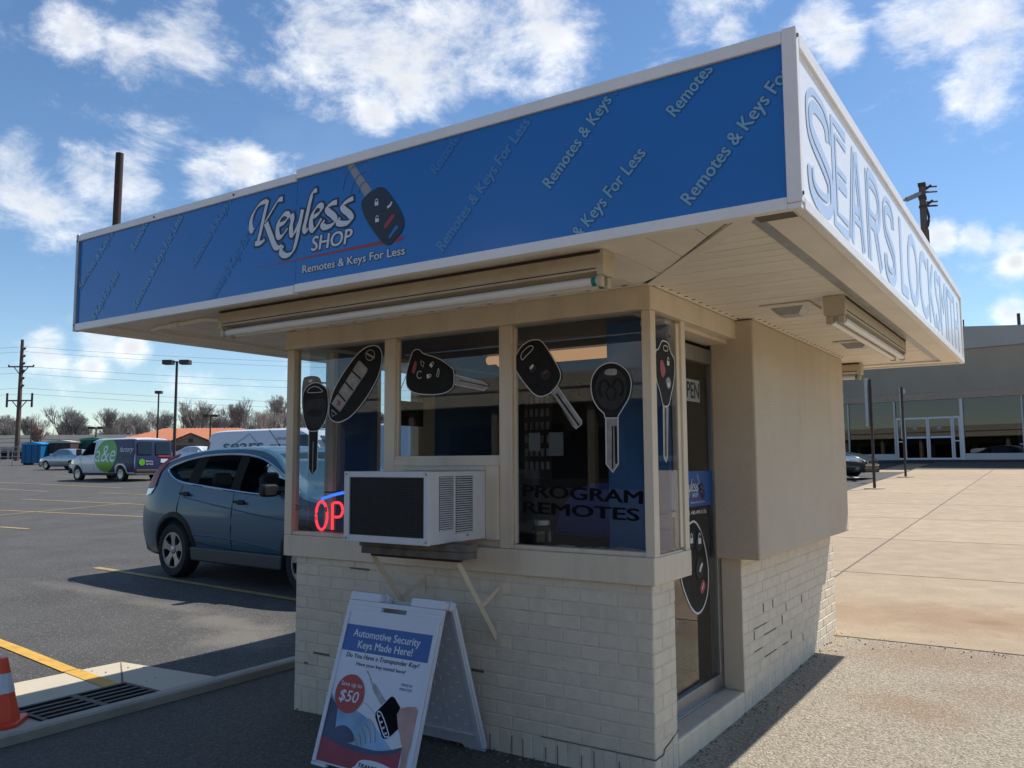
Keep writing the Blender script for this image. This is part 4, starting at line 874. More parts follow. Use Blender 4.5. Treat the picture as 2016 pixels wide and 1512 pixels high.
# neon sign
t = thing('neon_sign', 'red neon OPEN sign with blue arc behind the left window', 'neon sign', (-1.95, .09, 1.05))
m = MB(); Pn = lambda a, b: (a, .095, b)
m.tube([Pn(-2.302+.050*math.cos(a), 1.153+.088*math.sin(a)) for a in [2*math.pi*i/28 for i in range(29)]], .0085, 8); m.build('letter', 'neon_red', t, True, smooth=True)
m = MB(); m.tube([Pn(-2.205, 1.068), Pn(-2.205, 1.235)], .0085, 8); m.tube([Pn(a, b) for a, b in smooth_line([(-2.195, 1.236), (-2.145, 1.236), (-2.122, 1.215), (-2.117, 1.185), (-2.13, 1.158), (-2.155, 1.148), (-2.185, 1.148)], 4)], .0085, 8); m.build('letter', 'neon_red', t, True, smooth=True)
m = MB(); m.tube([Pn(-1.98, 1.236), Pn(-2.06, 1.236), Pn(-2.06, 1.068), Pn(-1.98, 1.068)], .0085, 8); m.tube([Pn(-2.055, 1.15), Pn(-1.99, 1.15)], .0085, 8); m.build('letter', 'neon_red', t, True, smooth=True)
m = MB(); m.tube([Pn(-1.92, 1.068), Pn(-1.92, 1.236), Pn(-1.83, 1.068), Pn(-1.83, 1.236)], .0085, 8); m.build('letter', 'neon_red', t, True, smooth=True)
m = MB(); m.tube([Pn(a, b) for a, b in smooth_line([(-2.30, 1.258), (-2.18, 1.288), (-2.05, 1.305), (-1.92, 1.29), (-1.80, 1.258)], 4)], .009, 8); m.build('arc', 'neon_blue', t, True, smooth=True)
m = MB(); m.tube([(-2.3, .12, 1.06), (-1.72, .12, 1.06)], .006, 6); m.tube([(-2.3, .12, 1.3), (-1.72, .12, 1.3)], .006, 6); m.build('grid', 'black_plastic', t, True)
# inside the cabin
t = thing('ceiling_light', 'warm glowing ceiling tube light inside the kiosk', 'light fixture', (-.9, .9, 2.234))
m = MB(); m.box(-1.55, -.3, .80, 1.0, 2.195, 2.2345); m.build('housing', 'ceiling_tile', t, True)
for y in (.84, .96):
    m = MB(); m.tube([(-1.53, y, 2.16), (-.32, y, 2.16)], .028, 8); m.build('tube', 'warm_tube', t, True)
t = thing('key_rack', 'pale pegboard hung with rows of key blanks inside the kiosk', 'key rack', (-1.75, 1.2, 1.3))
m = MB(); m.box(-1.98, -1.72, 1.98, 2.0, 1.35, 2.05); m.build('board', 'peg', t, True)
m = MB()
for r in range(6):
    for c in range(5): m.box(-1.965+c*.05, -1.935+c*.05, 1.965, 1.978, 1.95-r*.105, 2.01-r*.105)
m.build('key_blanks', 'alu', t, True, kind='stuff')
t = thing('chair', 'blue rounded chair back inside the corner window', 'chair', (-.6, .9, .02))
m = MB(); m.prism([(-.90, 1.05), (-.86, 1.2), (-.77, 1.31), (-.65, 1.36), (-.52, 1.36), (-.40, 1.31), (-.34, 1.05)], lambda a, b, d: Vector((a, d, b)), .60, .68); m.build('backrest', 'chair_blue', t, True, bevel=.03)
m = MB(); m.box(-.85, -.35, .68, 1.2, .45, .55); m.build('seat', 'chair_blue', t, True, bevel=.04)
m = MB(); m.tube([(-.6, .9, .02), (-.6, .9, .46)], .03, 8); m.build('leg', 'dark_steel', t, True)
t = thing('glass_jar', 'clear jar standing inside the lower corner window', 'jar', (-.70, .16, 1.0))
m = MB(); m.lathe([(.045, 0), (.055, .02), (.055, .12), (.04, .15)], 16); m.build('jar_body', 'glass', t); m = MB(); m.lathe([(.043, .151), (.043, .175)], 16); m.build('lid', 'alu', t)
t = thing('paper_note', 'blank paper note fixed inside the middle window', 'note', (-.93, .5, 1.55)); m = MB(); m.box(-1.06, -.98, .6, .602, 1.55, 1.66); m.box(-.92, -.82, .6, .602, 1.52, 1.66); m.build('sheet', 'paper', t, True)
t = thing('hanging_sign', 'dark sign board hung on strings in the far side window', 'sign', (-2.33, 1.0, 1.75))
m = MB(); m.box(-2.335, -2.325, .80, 1.125, 1.75, 1.93); m.build('board', 'black_plastic', t, True); m = MB(); m.tube([(-2.33, .83, 1.93), (-2.33, .95, 2.15), (-2.33, 1.09, 1.93)], .003, 5); m.build('string', 'paper', t, True)
m = MB(); text(m, "KEYS", PR(-2.325), (.84, 1.80), (1.09, 1.80), .07, .02, 0, .001); m.build('letters', 'key_dark', t, True)
t = thing('paper_heap', 'crumpled pale paper lying on the sill of the corner window', 'paper', (-.3, .08, 1.03)); m = MB()
for k in range(10): m.obox((-.52+k*.045, .1+random.uniform(-.01, .02), 1.043+random.uniform(0, .012)), Vector((.035, .01, random.uniform(-.006, .006))), Vector((0, .03, random.uniform(-.006, .006))), Vector((0, 0, .003)))
m.build('sheets', 'paper', t, True)

# ------------------------------------------------------------------ air conditioner and bracket
ac = thing('air_conditioner', 'white window air conditioner with dark grille jutting from the middle window', 'air conditioner', (-1.24, -.25, 1.08))
AX0, AX1, AY0, AZ0, AZ1 = -1.522, -.953, -.49, 1.081, 1.440
m = MB()
m.box(AX0, AX1, AY0+.02, .015, AZ0, AZ1); m.build('casing', 'ac_white', ac, True, bevel=.006)
m = MB()
for a in ((AX0-.001, AX0+.036, AZ0-.001, AZ1+.001), (AX1-.03, AX1+.001, AZ0-.001, AZ1+.001)): m.box(a[0], a[1], AY0, AY0+.0195, a[2], a[3])
m.box(AX0+.0365, AX1-.0305, AY0, AY0+.0195, AZ0-.001, AZ0+.034); m.box(AX0+.0365, AX1-.0305, AY0, AY0+.0195, AZ1-.029, AZ1+.001); m.build('front_frame', 'ac_white', ac, True, bevel=.003)
m = MB(); m.box(AX0+.037, AX1-.031, AY0+.012, AY0+.0198, AZ0+.0345, AZ1-.0295); gr_ = m.build('grille', 'hole', ac, True)
m = MB(); nx = 46
for k in range(nx):
    x = AX0+.04+(AX1-AX0-.074)*k/(nx-1); m.box(x, x+.0035, AY0+.006, AY0+.0118, AZ0+.035, AZ1-.03)
for k in range(30):
    z = AZ0+.04+(AZ1-AZ0-.075)*k/29; m.box(AX0+.037, AX1-.031, AY0+.0045, AY0+.0058, z, z+.003)
m.build('mesh', 'ac_grille', gr_, True)
for y0, y1, z0, z1 in ((-.405, -.29, 1.145, 1.415), (-.27, -.125, 1.125, 1.415)):
    m = MB(); m.box(AX1+.0004, AX1+.0012, y0, y1, z0, z1); lv = m.build('louver_panel', 'hole', ac, True)
    n = 25; 
    for k in range(n):
        z = z0+(z1-z0)*k/n; m = MB(); m.add([(AX1+.0013, y0, z+.0065), (AX1+.0013, y1, z+.0065), (AX1+.006, y1, z+.001), (AX1+.006, y0, z+.001), (AX1+.0013, y0, z+.0078), (AX1+.0013, y1, z+.0078), (AX1+.007, y1, z+.0025), (AX1+.007, y0, z+.0025)], [(0, 1, 2, 3), (7, 6, 5, 4), (3, 2, 6, 7), (0, 3, 7, 4), (1, 5, 6, 2), (0, 4, 5, 1)]); m.build('louver', 'ac_white', lv, True)
m = MB()
for x, z in ((AX0+.016, AZ1-.014), (AX1-.014, AZ1-.014), (AX0+.016, AZ0+.016), (AX1-.014, AZ0+.016)): m.lathe([(.007, 0), (.006, .003)], 10, Matrix.Translation((x, AY0-.0002, z)) @ Matrix.Rotation(D2R(90), 4, 'X'))
m.lathe([(.008, 0), (.007, .003)], 10, Matrix.Translation((AX1+.0002, -.17, AZ0+.03)) @ Matrix.Rotation(D2R(90), 4, 'Y')); m.build('screw', 'galv', ac, True)
m = MB(); m.box(-1.61, AX0-.002, -.012, .019, 1.04, 1.465); m.box(AX1+.002, -.868, -.012, .019, 1.075, 1.465); m.box(AX0-.0015, AX1+.0015, -.016, .014, AZ1+.001, AZ1+.024); m.build('side_curtain', 'paint', ac, True, bevel=.002)
br = thing('support_bracket', 'rusty painted angle bracket with two struts holding up the air conditioner', 'bracket', (-1.2, -.2, .56))
m = MB()
m.bar((-.915, -.30, .985), (-.885, -.004, .565), .03, .006, (1, 0, 0)); m.build('strut', 'paint', br, True)
m = MB(); m.bar((-1.49, -.30, .985), (-1.40, -.004, .565), .03, .006, (1, 0, 0)); m.build('strut', 'paint', br, True)
for x, xs in ((-.895, -.865), (-1.43, -1.385)):
    m = MB(); m.bar((x, -.13, .745), (xs+.0, -.006, .83), .022, .008, (1, 0, 0)); m.build('stay', 'paint', br, True)
    m = MB(); m.box(xs-.024, xs+.016, -.006, -.001, .76, .86); m.build('wall_plate', 'paint', br, True, bevel=.002)
m = MB(); m.box(-.91, -.86, -.006, -.001, .53, .60); m.build('wall_plate', 'paint', br, True)
m = MB(); m.bar((-1.50, -.29, .994), (-.905, -.29, .994), .03, .016); m.build('shelf_angle', 'rust_steel', br, True)
wd = thing('timber_block', 'weathered grey timber packing laid on the bracket under the air conditioner', 'timber', (-1.2, -.25, 1.003))
m = MB(); m.box(-1.53, -.84, -.35, -.24, 1.0035, 1.040); m.build('plank', 'wood_grey', wd, True, bevel=.004)
m = MB(); m.box(-1.55, -.835, -.345, -.245, 1.0405, 1.078); m.build('plank', 'wood_grey', wd, True, bevel=.004)

# ------------------------------------------------------------------ A-frame sign
af = thing('a_frame_sign', 'white plastic A-frame sign with key cutting poster standing before the brick wall', 'a-frame sign', (-1.26, -.35, 0))
A0 = Vector((-.954, -.61, .08)); DV = Vector((0, .315, .949)); NV = Vector((0, -.949, .315))
def PA(u, v, d=0): return A0+Vector((u, 0, 0))+DV*v+NV*d
def rrect(u0, u1, v0, v1, r, n=4):
    o = []
    for cx, cy, a0 in ((u1-r, v1-r, 0), (u0+r, v1-r, 90), (u0+r, v0+r, 180), (u1-r, v0+r, 270)):
        for i in range(n+1): a = D2R(a0+90*i/n); o.append((cx+r*math.cos(a), cy+r*math.sin(a)))
    return o
UL, UR = -.622, .016
m = MB()                                   # front leaf with hand slot
for a, b, c, d in ((UL, UR, -.078, .672), (UL, -.385, .6725, .694), (-.215, UR, .6725, .694), (UL, UR, .6945, .718)): m.prism([(a, c), (b, c), (b, d), (a, d)], PA, -.02, 0)
fp = m.build('front_leaf', 'plastic_white', af, True)
for a in ((UL+.006, UL+.03, -.078, .66), (UR-.03, UR-.006, -.078, .66)):
    m = MB(); m.prism([(a[0], a[2]), (a[1], a[2]), (a[1], a[3]), (a[0], a[3])], PA, .0004, .009); m.build('side_rib', 'plastic_white', fp, True, bevel=.003)
for a, b in ((UL, UL+.10), (UR-.1, UR)):
    m = MB(); m.prism([(a, -.096), (b, -.096), (b, -.079), (a, -.079)], PA, -.022, .004); m.build('foot', 'plastic_white', fp, True, bevel=.003)
for a, b in ((-.615, -.40), (-.195, .018)):
    m = MB(); m.prism(rrect(a, b, .7185, .762, .012), PA, -.035, .006); m.build('hinge_tab', 'plastic_white', fp, True, bevel=.004)
    m = MB(); m.prism(rrect(a+.008, b+.012, .72, .768, .012), PA, -.075, -.037); m.build('hinge_tab', 'plastic_white', fp, True, bevel=.004)
R0 = Vector((-.954, -.045, -.01)); RT = Vector((-.954, -.315, .782)); RV = (RT-R0); RL = RV.length; RV.normalize(); RN = Vector((0, RV.z, -RV.y))
def PB(u, v, d=0): return R0+Vector((u, 0, 0))+RV*v+RN*d
m = MB(); m.prism([(UL, 0), (UL+.12, 0), (UL+.14, .025), (UR-.14, .025), (UR-.12, 0), (UR+.004, .0), (UR+.012, .03), (UR+.006, RL-.03), (UL, RL-.03)], PB, 0, .022); rp = m.build('rear_leaf', 'plastic_white', af, True, bevel=.004)
m = MB(); m.prism([(UR-.028, .03), (UR+.006, .03), (UR+.004, RL-.04), (UR-.02, RL-.04)], PB, -.012, -.0005); m.build('side_rib', 'plastic_white', rp, True, bevel=.004)
m = MB()
for r in range(17):
    for c in range(6):
        u = UL+.05+c*.1+(.05 if r % 2 else 0); v = .07+r*.04; L = .02
        if u > UR-.05: continue
        a = (r*7+c*3) % 2
        m.bar(PB(u, v, -.004), PB(u+(L if a else .006), v+(.004 if a else L*1.3), -.004), .006, .007, tuple(RN))
m.build('emboss', 'plastic_white', rp, True, kind='stuff')
m = MB(); m.prism([(UL+.02, .085), (UR-.03, .085), (UR-.03, .10), (UL+.02, .10)], PB, -.009, -.0006); m.build('cross_rib', 'plastic_white', rp, True)
# printed poster
po = MB(); po.prism([(-.600, -.07), (-.008, -.07), (-.008, .595), (-.600, .595)], PA, .0004, .0016); po = po.build('poster', 'poster_white', af, True)
po['label'] = 'printed poster offering automotive security keys'
def pp(poly, mat, d, nm, rnd=False): m = MB(); m.poly([PA(a, b, d) for a, b in (round_poly(poly, 3) if rnd else poly)]); return m.build(nm, mat, po, True)
pp([(-.598, .463), (-.012, .463), (-.012, .594), (-.598, .594)], 'poster_blue', .0024, 'headline_band')
m = MB(); text(m, "Automotive Security", PA, (-.534, .537), (-.085, .532), .036, .02, 0, .0032); text(m, "Keys Made Here!", PA, (-.487, .482), (-.122, .482), .036, .02, 0, .0032); m.build('headline', 'poster_white', po, True)
m = MB(); text(m, "Do You Have a Transponder Key?", PA, (-.552, .432), (-.064, .432), .022, .015, .2, .0026); text(m, "Have your key tested here!", PA, (-.470, .398), (-.142, .397), .0165, .015, 0, .0026); m.build('subtitle', 'poster_black', po, True)
pp([(-.599, .255), (-.52, .19), (-.46, .175), (-.40, .19), (-.33, .17), (-.25, .13), (-.14, .06), (-.08, .03), (-.08, -.02), (-.598, -.02)], 'poster_sky', .0020, 'picture_sky')
pp([(-.599, .235), (-.53, .19), (-.515, .1), (-.52, .06), (-.599, .04)], 'poster_navy', .0022, 'picture_pillar')
pp([(-.599, .065), (-.5, .045), (-.37, .035), (-.22, .035), (-.12, .058), (-.072, .075), (-.075, .05), (-.15, .02), (-.37, .005), (-.599, .035)], 'poster_navy', .0026, 'picture_dash', True)
pp([(-.545, .055), (-.53, .08), (-.49, .105), (-.44, .11), (-.39, .085), (-.375, .05), (-.45, .035)], 'poster_navy', .0024, 'picture_wheel', True)
pp([(-.599, .045), (-.48, .022), (-.37, .008), (-.22, .012), (-.1, .045), (-.07, .06), (-.07, -.07), (-.599, -.07)], 'poster_car', .0029, 'picture_bonnet')
pp([(-.33, -.05), (-.30, -.02), (-.2, -.012), (-.09, -.03), (-.08, -.07), (-.33, -.07)], 'poster_white', .0034, 'picture_fade', True)
m = MB(); text(m, "TRANSPONDER", PA, (-.313, -.053), (-.08, -.053), .018, .03, .2, .004); m.build('caption', 'poster_black', po, True)
pp([(-.394, .379), (-.382, .385), (-.368, .367), (-.345, .342), (-.348, .333), (-.311, .324), (-.255, .282), (-.227, .26), (-.252, .237), (-.328, .302), (-.333, .318), (-.36, .345), (-.358, .35)], 'poster_steel', .0028, 'picture_key_blade')
pp([(-.275, .2), (-.202, .282), (-.19, .286), (-.176, .282), (-.128, .244), (-.139, .209), (-.124, .175), (-.112, .152), (-.152, .112), (-.178, .095), (-.195, .094), (-.207, .103), (-.271, .178)], 'poster_black', .0032, 'picture_key_fob')
q = [(-.262, .195), (-.235, .20), (-.165, .118), (-.175, .106), (-.195, .11)]; m = MB(); rq = round_poly(q, 3); stroke(m, rq+rq[:2], PA, .006, .0038, k=1)
for c in ((-.248, .186), (-.225, .163), (-.205, .14), (-.185, .118)): m.poly([PA(c[0]+a, c[1]+b, .0038) for a, b in ((-.006, -.006), (.007, -.003), (.006, .007), (-.007, .003))])
m.build('picture_key_icons', 'poster_white', po, True)
pp([(-.14, .213), (-.122, .242), (-.08, .255), (-.036, .26), (-.012, .245), (-.012, .1), (-.028, .06), (-.028, -.005), (-.03, -.068), (-.07, -.068), (-.06, .01), (-.072, .083), (-.12, .161)], 'poster_skin', .0042, 'picture_hand')
m = MB()
for s in ([(-.313, .166), (-.278, .15), (-.255, .12), (-.24, .069)], [(-.327, .141), (-.298, .122), (-.28, .1), (-.267, .062)], [(-.344, .116), (-.32, .1), (-.306, .08), (-.296, .054)], [(-.361, .093), (-.342, .078), (-.332, .062), (-.324, .042)], [(-.378, .071), (-.366, .06), (-.358, .05), (-.352, .033)]): stroke(m, s, PA, .006, .0036)
m.build('picture_waves', 'poster_yellow', po, True)
pp(ell(-.469, .26, .098, .092, 36), 'poster_red', .0046, 'price_disc')
m = MB(); text(m, "Save up to", PA, (-.538, .293), (-.396, .294), .021, .012, 0, .0054); text(m, "$50", PA, (-.533, .222), (-.403, .222), .052, .012, .15, .0054); m.build('price_lettering', 'poster_white', po, True)
m = MB(); text(m, "MADE IN", PA, (-.153, .342), (-.083, .34), .012, .02, .2, .0026); text(m, "MINUTES!", PA, (-.158, .320), (-.078, .32), .012, .02, .2, .0026); m.build('note_lettering', 'poster_blue', po, True)
m = MB(); stroke(m, [(-.38, .235), (-.33, .222), (-.276, .19)], PA, .0015, .0026); m.build('leader_line', 'poster_black', po, True)

# ------------------------------------------------------------------ cone
CZ = GZ(-4, -1)
co = thing('traffic_cone', 'orange traffic cone with white collar standing in the gutter behind the kerb', 'traffic cone', (-3.84, -1.05, CZ+.006), D2R(45))
m = MB(); m.prism(rrect(-.125, .125, -.125, .125, .03), lambda a, b, d: Vector((a, b, d)), 0, .03); m.build('base', 'cone_orange', co, bevel=.006)
def cprof(a, b, o=0): return [(.112-.085*a+o, .03+.37*a), (.112-.085*b+o, .03+.37*b)]
m = MB(); m.lathe(cprof(0, 1)+[(.022, .399)], 10); m.build('body', 'cone_orange', co, smooth=True, ang=25)
m = MB(); m.lathe(cprof(.45, .76, .0025), 10, cap=False); m.build('collar', 'cone_white', co, smooth=True, ang=25)

# ------------------------------------------------------------------ posts
pf = thing('steel_pipe', 'dark brown steel pipe standing up from the left of the canopy roof', 'pipe', (-3.17, -.83, 2.89))
m = MB(); m.tube([(0, 0, 0), (.006, 0, .528)], .0235, 14); m.build('pipe', 'rust_steel', pf, smooth=True)
m = MB(); m.lathe([(.05, .0), (.05, .012), (.026, .016)], 14); m.build('flange', 'rust_steel', pf, smooth=True)
ant = thing('utility_mast', 'wooden mast with antenna arm and bolts rising behind the white sign', 'mast', (-4.7, 52.0, 1.75))
g0 = 1.75; Z1 = 18.5-g0
K = 1.65                                  # mast fittings, in pole sizes
ex = Vector((.834, .552, 0))*K
def zz_(v): return Vector((0, 0, Z1-v*K))
m = MB(); m.tube([(0, 0, -.1), (0, 0, Z1)], [.26, .19], 10); m.build('pole', 'wood_pole', ant, smooth=True)
q = .13*K
for a, b in ((.12, 0), (.62, .5), (.95, .87)):
    m = MB(); m.box(-q, q, -q, q, Z1-a*K, Z1-b*K); m.build('clamp', 'dark_steel', ant)
m = MB()
for z in (.14, .34, .72, .88): m.tube([ex*.05+zz_(z), ex*.55+zz_(z-.03)], .06, 6)
m.bar(ex*.05+zz_(.28), ex*.33+zz_(.08), .15, .15); m.bar(ex*.05+zz_(.9), ex*.36+zz_(.66), .15, .15); m.build('bolt', 'dark_steel', ant)
m = MB(); m.tube([zz_(.36), ex*-.62+zz_(.62)], .15, 8); m.tube([ex*-.55+zz_(.6), ex*-1.32+zz_(.83)], .07, 8); m.build('arm', 'galv', ant, smooth=True)
m = MB(); m.tube([ex*-1.3+zz_(.85), ex*-1.36+zz_(-.12)], .06, 6); m.build('antenna', 'dark_steel', ant)
m = MB(); m.tube(smooth_line([tuple(ex*.1+zz_(.9)), tuple(ex*.2+zz_(1.3)), tuple(ex*.13+zz_(1.8)), tuple(ex*.16+zz_(3))], 4), .08, 6); m.build('cable', 'wire', ant)
for k, (x, y, lab) in enumerate(((-2.78, 21.28, 'nearer thin steel sign post on the concrete forecourt'), (-2.85, 27.32, 'farther thin steel sign post on the concrete forecourt'))):
    t = thing('sign_post', lab, 'sign post', (x, y, GZ(x, y)), 0, 'sign posts on the forecourt')
    m = MB(); m.box(-.035, .035, -.03, .03, -.1, 3.08); m.build('post', 'dark_steel', t)
    m = MB()
    if k == 0: m.box(-.115, -.045, -.2, .25, 1.75, 3.1)
    else: m.box(.06, .1, -.12, .12, 2.85, 3.02); m.box(-.07, -.037, -.03, .03, 1.3, 3.05)
    m.build('sign_plate', 'galv', t)
    m = MB(); m.lathe([(.28, -.02), (.28, .03)], 16); m.build('footing', 'gutter', t)

# ------------------------------------------------------------------ vehicles
def lerp_tab(tab, x):
    if x <= tab[0][0]: return tab[0][1]
    for (a, b), (c, d) in zip(tab, tab[1:]):
        if x <= c: t = (x-a)/(c-a); return b+(d-b)*t
    return tab[-1][1]
def smooth_tab(tab, n=6):
    L = smooth_line(tab, n); return [(p.x, p.y) for p in L]
class Car:
    """body as a function: x rear->front, z up, y(x,z) half width"""
    def __init__(s, L, W, H, top, rear, front, belt, tumble=.2, zb=.24, prear=.12, pfront=.18, rl=.6, flen=.8):
        s.L, s.W, s.H, s.belt, s.zb, s.tumble = L, W, H, belt, zb, tumble
        s.top = smooth_tab(top); s.rear = smooth_tab(rear); s.front = smooth_tab(front); s.pr, s.pf, s.rl, s.fl = prear, pfront, rl, flen
    def zt(s, x): return lerp_tab(s.top, x)
    def y(s, x, z):
        pl = 1-s.pr*max(0, (s.rl-x)/s.rl)**2-s.pf*max(0, (x-(s.L-s.fl))/s.fl)**2
        b = s.belt; mid = (s.zb+b)*.55
        k = 1-.055*((z-mid)/(b-mid))**2 if z < b else .945-s.tumble*((z-b)/(s.H-b))**1.25
        return s.W/2*pl*max(.2, k)
    def mesh(s, inset=0, zb=None, nu=44, rnd_=.075):
        m = MB(); zb = (zb if zb is not None else s.zb)
        fr = [0, .04, .12, .25, .4, .55, .7, .82, .92, 1.0]; rows = []
        for i in range(nu+1):
            u = i/nu; u = u*.75+.25*(.5-.5*math.cos(math.pi*u)); xt = u*s.L; zt = s.zt(xt)-inset; ring = []
            zs = [zb+(zt-rnd_-zb)*f for f in fr]
            for z in zs:
                xr, xf = lerp_tab(s.rear, z)+inset, lerp_tab(s.front, z)-inset; x = xr+(xf-xr)*u; yy = max(.05, s.y(x, z)-inset)
                if z == zs[0]: yy *= .93
                ring.append((x, yy, z))
            x, yy, z = ring[-1]
            for a in (30, 60, 80): ring.append((x, yy-rnd_*1.3*(1-math.cos(D2R(a))), z+rnd_*.8*math.sin(D2R(a))))
            ring.append((x, yy*.45, zt)); ring.append((x, 0, zt+.008))
            rows.append(ring)
        n = len(rows[0]); full = []
        for ring in rows: full.append([(x, -y, z) for x, y, z in ring]+[(x, y, z) for x, y, z in reversed(ring[:-1])])
        N = len(full[0]); v = [p for r in full for p in r]; f = []
        for i in range(nu):
            for k in range(N-1): f.append((i*N+k, (i+1)*N+k, (i+1)*N+k+1, i*N+k+1))
            f.append((i*N+N-1, (i+1)*N+N-1, (i+1)*N, i*N))
        for i in (0, nu):
            for k in range((N-1)//2):
                q = (i*N+k, i*N+k+1, i*N+N-2-k, i*N+N-1-k)
                if len(set(q)) < 4: q = (i*N+k, i*N+k+1, i*N+N-1-k)
                f.append(q if i == 0 else tuple(reversed(q)))
        m.add(v, f); return m
def bool_cut(o, cutters):
    for c in [o]+cutters:
        bm = bmesh.new(); bm.from_mesh(c.data); bmesh.ops.recalc_face_normals(bm, faces=bm.faces[:]); bm.to_mesh(c.data); bm.free()
        if c is not o: c.parent = o.parent
    for c in cutters:
        b = o.modifiers.new('cut', 'BOOLEAN'); b.operation = 'DIFFERENCE'; b.solver = 'EXACT'; b.object = c
    dg = bpy.context.evaluated_depsgraph_get(); me = bpy.data.meshes.new_from_object(o.evaluated_get(dg)); o.modifiers.clear()
    old = o.data; o.data = me; bpy.data.meshes.remove(old)
    for c in cutters:
        d = c.data; WM.pop(c, None); bpy.data.objects.remove(c); bpy.data.meshes.remove(d)
    me.polygons.foreach_set('use_smooth', [True]*len(me.polygons)); me.set_sharp_from_angle(angle=D2R(32))
def side_panel(car, poly, off, mat, name, par, sides=(-1, 1), th=.004, sub=1):
    """polygon in x,z laid on the body side"""
    pts = []
    for (a, b), (c, d) in zip(poly, poly[1:]+poly[:1]):
        n = max(1, int(math.hypot(c-a, d-b)/.12))
        for i in range(n): pts.append((a+(c-a)*i/n, b+(d-b)*i/n))
    out = []
    for s in sides:
        bm = bmesh.new(); vs = [bm.verts.new((x, 0, z)) for x, z in pts]; f = bm.faces.new(vs)
        bmesh.ops.triangulate(bm, faces=[f])
        xs = [p[0] for p in pts]; zs = [p[1] for p in pts]
        for ax, lo, hi, st in ((0, min(xs), max(xs), .15), (2, min(zs), max(zs), .1)):
            k = lo+st
            while k < hi:
                co_ = [0, 0, 0]; no = [0, 0, 0]; co_[ax] = k; no[ax] = 1
                bmesh.ops.bisect_plane(bm, geom=bm.verts[:]+bm.edges[:]+bm.faces[:], plane_co=co_, plane_no=no); k += st
        for v in bm.verts: v.co.y = s*(car.y(v.co.x, v.co.z)+off)
        me = bpy.data.meshes.new(name); bm.to_mesh(me); bm.free(); out.append(mk(name, me, mat, par, True))
    return out
def side_line(car, pts, r, mat, name, par, sides=(-1, 1), off=0, k=3, n=6):
    o = []
    for s in sides:
        L = smooth_line(pts, k); m = MB(); m.tube([(p.x, s*(car.y(p.x, p.y)+off), p.y) for p in L], r, n); o.append(m.build(name, mat, par, smooth=True))
    return o
def side_text(car, s, p0, p1, cap, b, sh, mat, par, side=-1, off=.008, name='lettering', xdir=-1):
    """xdir=-1: text reads towards the rear (near side of a vehicle facing left)"""
    q = -1 if p1[0] < p0[0] else 1
    m = MB(); text(m, s, lambda u, v, d=0: Vector((q*u, side*(car.y(q*u, v)+off+d), v)), (q*p0[0], p0[1]), (q*p1[0], p1[1]), cap, b, sh); m.build(name, mat, par)
def wheel(par, x, y, r, wd, rimr, mat='rim', spokes=5, side=-1):
    M = Matrix.Translation((x, y, r)) @ Matrix.Rotation(D2R(90), 4, 'X') if side < 0 else Matrix.Translation((x, y, r)) @ Matrix.Rotation(D2R(-90), 4, 'X')
    m = MB(); h = wd/2; m.lathe([(rimr, h-.012), (rimr+.02, h), (r-.03, h), (r-.006, h-.03), (r, h-.06), (r, -h+.06), (r-.006, -h+.03), (r-.03, -h), (rimr, -h)], 32, M, cap=False); t = m.build('wheel', 'tyre', par, smooth=True, ang=50)
    m = MB(); m.lathe([(rimr*.98, h-.010), (rimr*.9, h-.016), (rimr*.88, h-.075), (.002, h-.08)], 32, M, cap=False)
    m.build('rim_barrel', 'dark_steel', t, smooth=True)
    m = MB(); m.lathe([(rimr, h-.012), (rimr*1.01, h-.004), (rimr*.93, h-.004), (rimr*.90, h-.03)], 32, M, cap=False)
    for k in range(spokes):
        a = 2*math.pi*k/spokes+.3; ca, sa = math.cos(a), math.sin(a); w1, w2 = rimr*.20, rimr*.30
        def q(rr, ww, zz): return M @ Vector((rr*ca-ww*sa, rr*sa+ww*ca, zz))
        v = [q(rimr*.1, -w1, h-.02), q(rimr*.1, w1, h-.02), q(rimr*.55, w1*.8, h-.012), q(rimr*.55, -w1*.8, h-.012), q(rimr*.93, w2, h-.006), q(rimr*.93, -w2, h-.006)]
        v += [M @ (M.inverted() @ p-Vector((0, 0, .035))) for p in v]
        m.add(v, [(0, 1, 2, 3), (3, 2, 4, 5), (0, 3, 9, 6), (3, 5, 11, 9), (2, 1, 7, 8), (4, 2, 8, 10)])
    m.lathe([(rimr*.22, h-.05), (rimr*.22, h-.012), (rimr*.12, h-.006), (.003, h-.005)], 20, M, cap=False); m.build('rim', mat, t, smooth=True, ang=30)
    return t
# --- blue-grey SUV beside the kiosk
suv = thing('parked_suv', 'blue grey SUV parked nose-in beside the kiosk', 'suv', (-9.29, 4.20, GZ(-8.3, 3.3)), D2R(-3.5))
C = Car(4.53, 1.82, 1.66, [(0, 1.40), (.12, 1.46), (.3, 1.54), (.55, 1.605), (1.0, 1.65), (1.6, 1.665), (2.2, 1.65), (2.6, 1.58), (2.9, 1.46), (3.2, 1.28), (3.42, 1.13), (3.55, 1.085), (3.9, 1.03), (4.2, .96), (4.42, .86), (4.53, .74)],
        [(.2, .16), (.35, .07), (.5, .02), (.7, .0), (.9, .035), (1.1, .075), (1.2, .105), (1.35, .22), (1.5, .40), (1.6, .52), (1.7, .6)], [(.2, 4.40), (.4, 4.5), (.6, 4.53), (.8, 4.50), (1.0, 4.45), (1.7, 4.4)], 1.08, .20)
DLO = [(.60, 1.37), (.72, 1.425), (1.0, 1.49), (1.35, 1.535), (1.8, 1.553), (2.25, 1.54), (2.6, 1.475), (2.9, 1.365), (3.15, 1.24), (3.33, 1.125), (3.2, 1.085), (2.75, 1.09), (2.1, 1.125), (1.07, 1.205), (.78, 1.265)]
bo = C.mesh().build('body', 'suv_paint', suv)
cut = [C.mesh(inset=.09, zb=.5).build('c', None)]
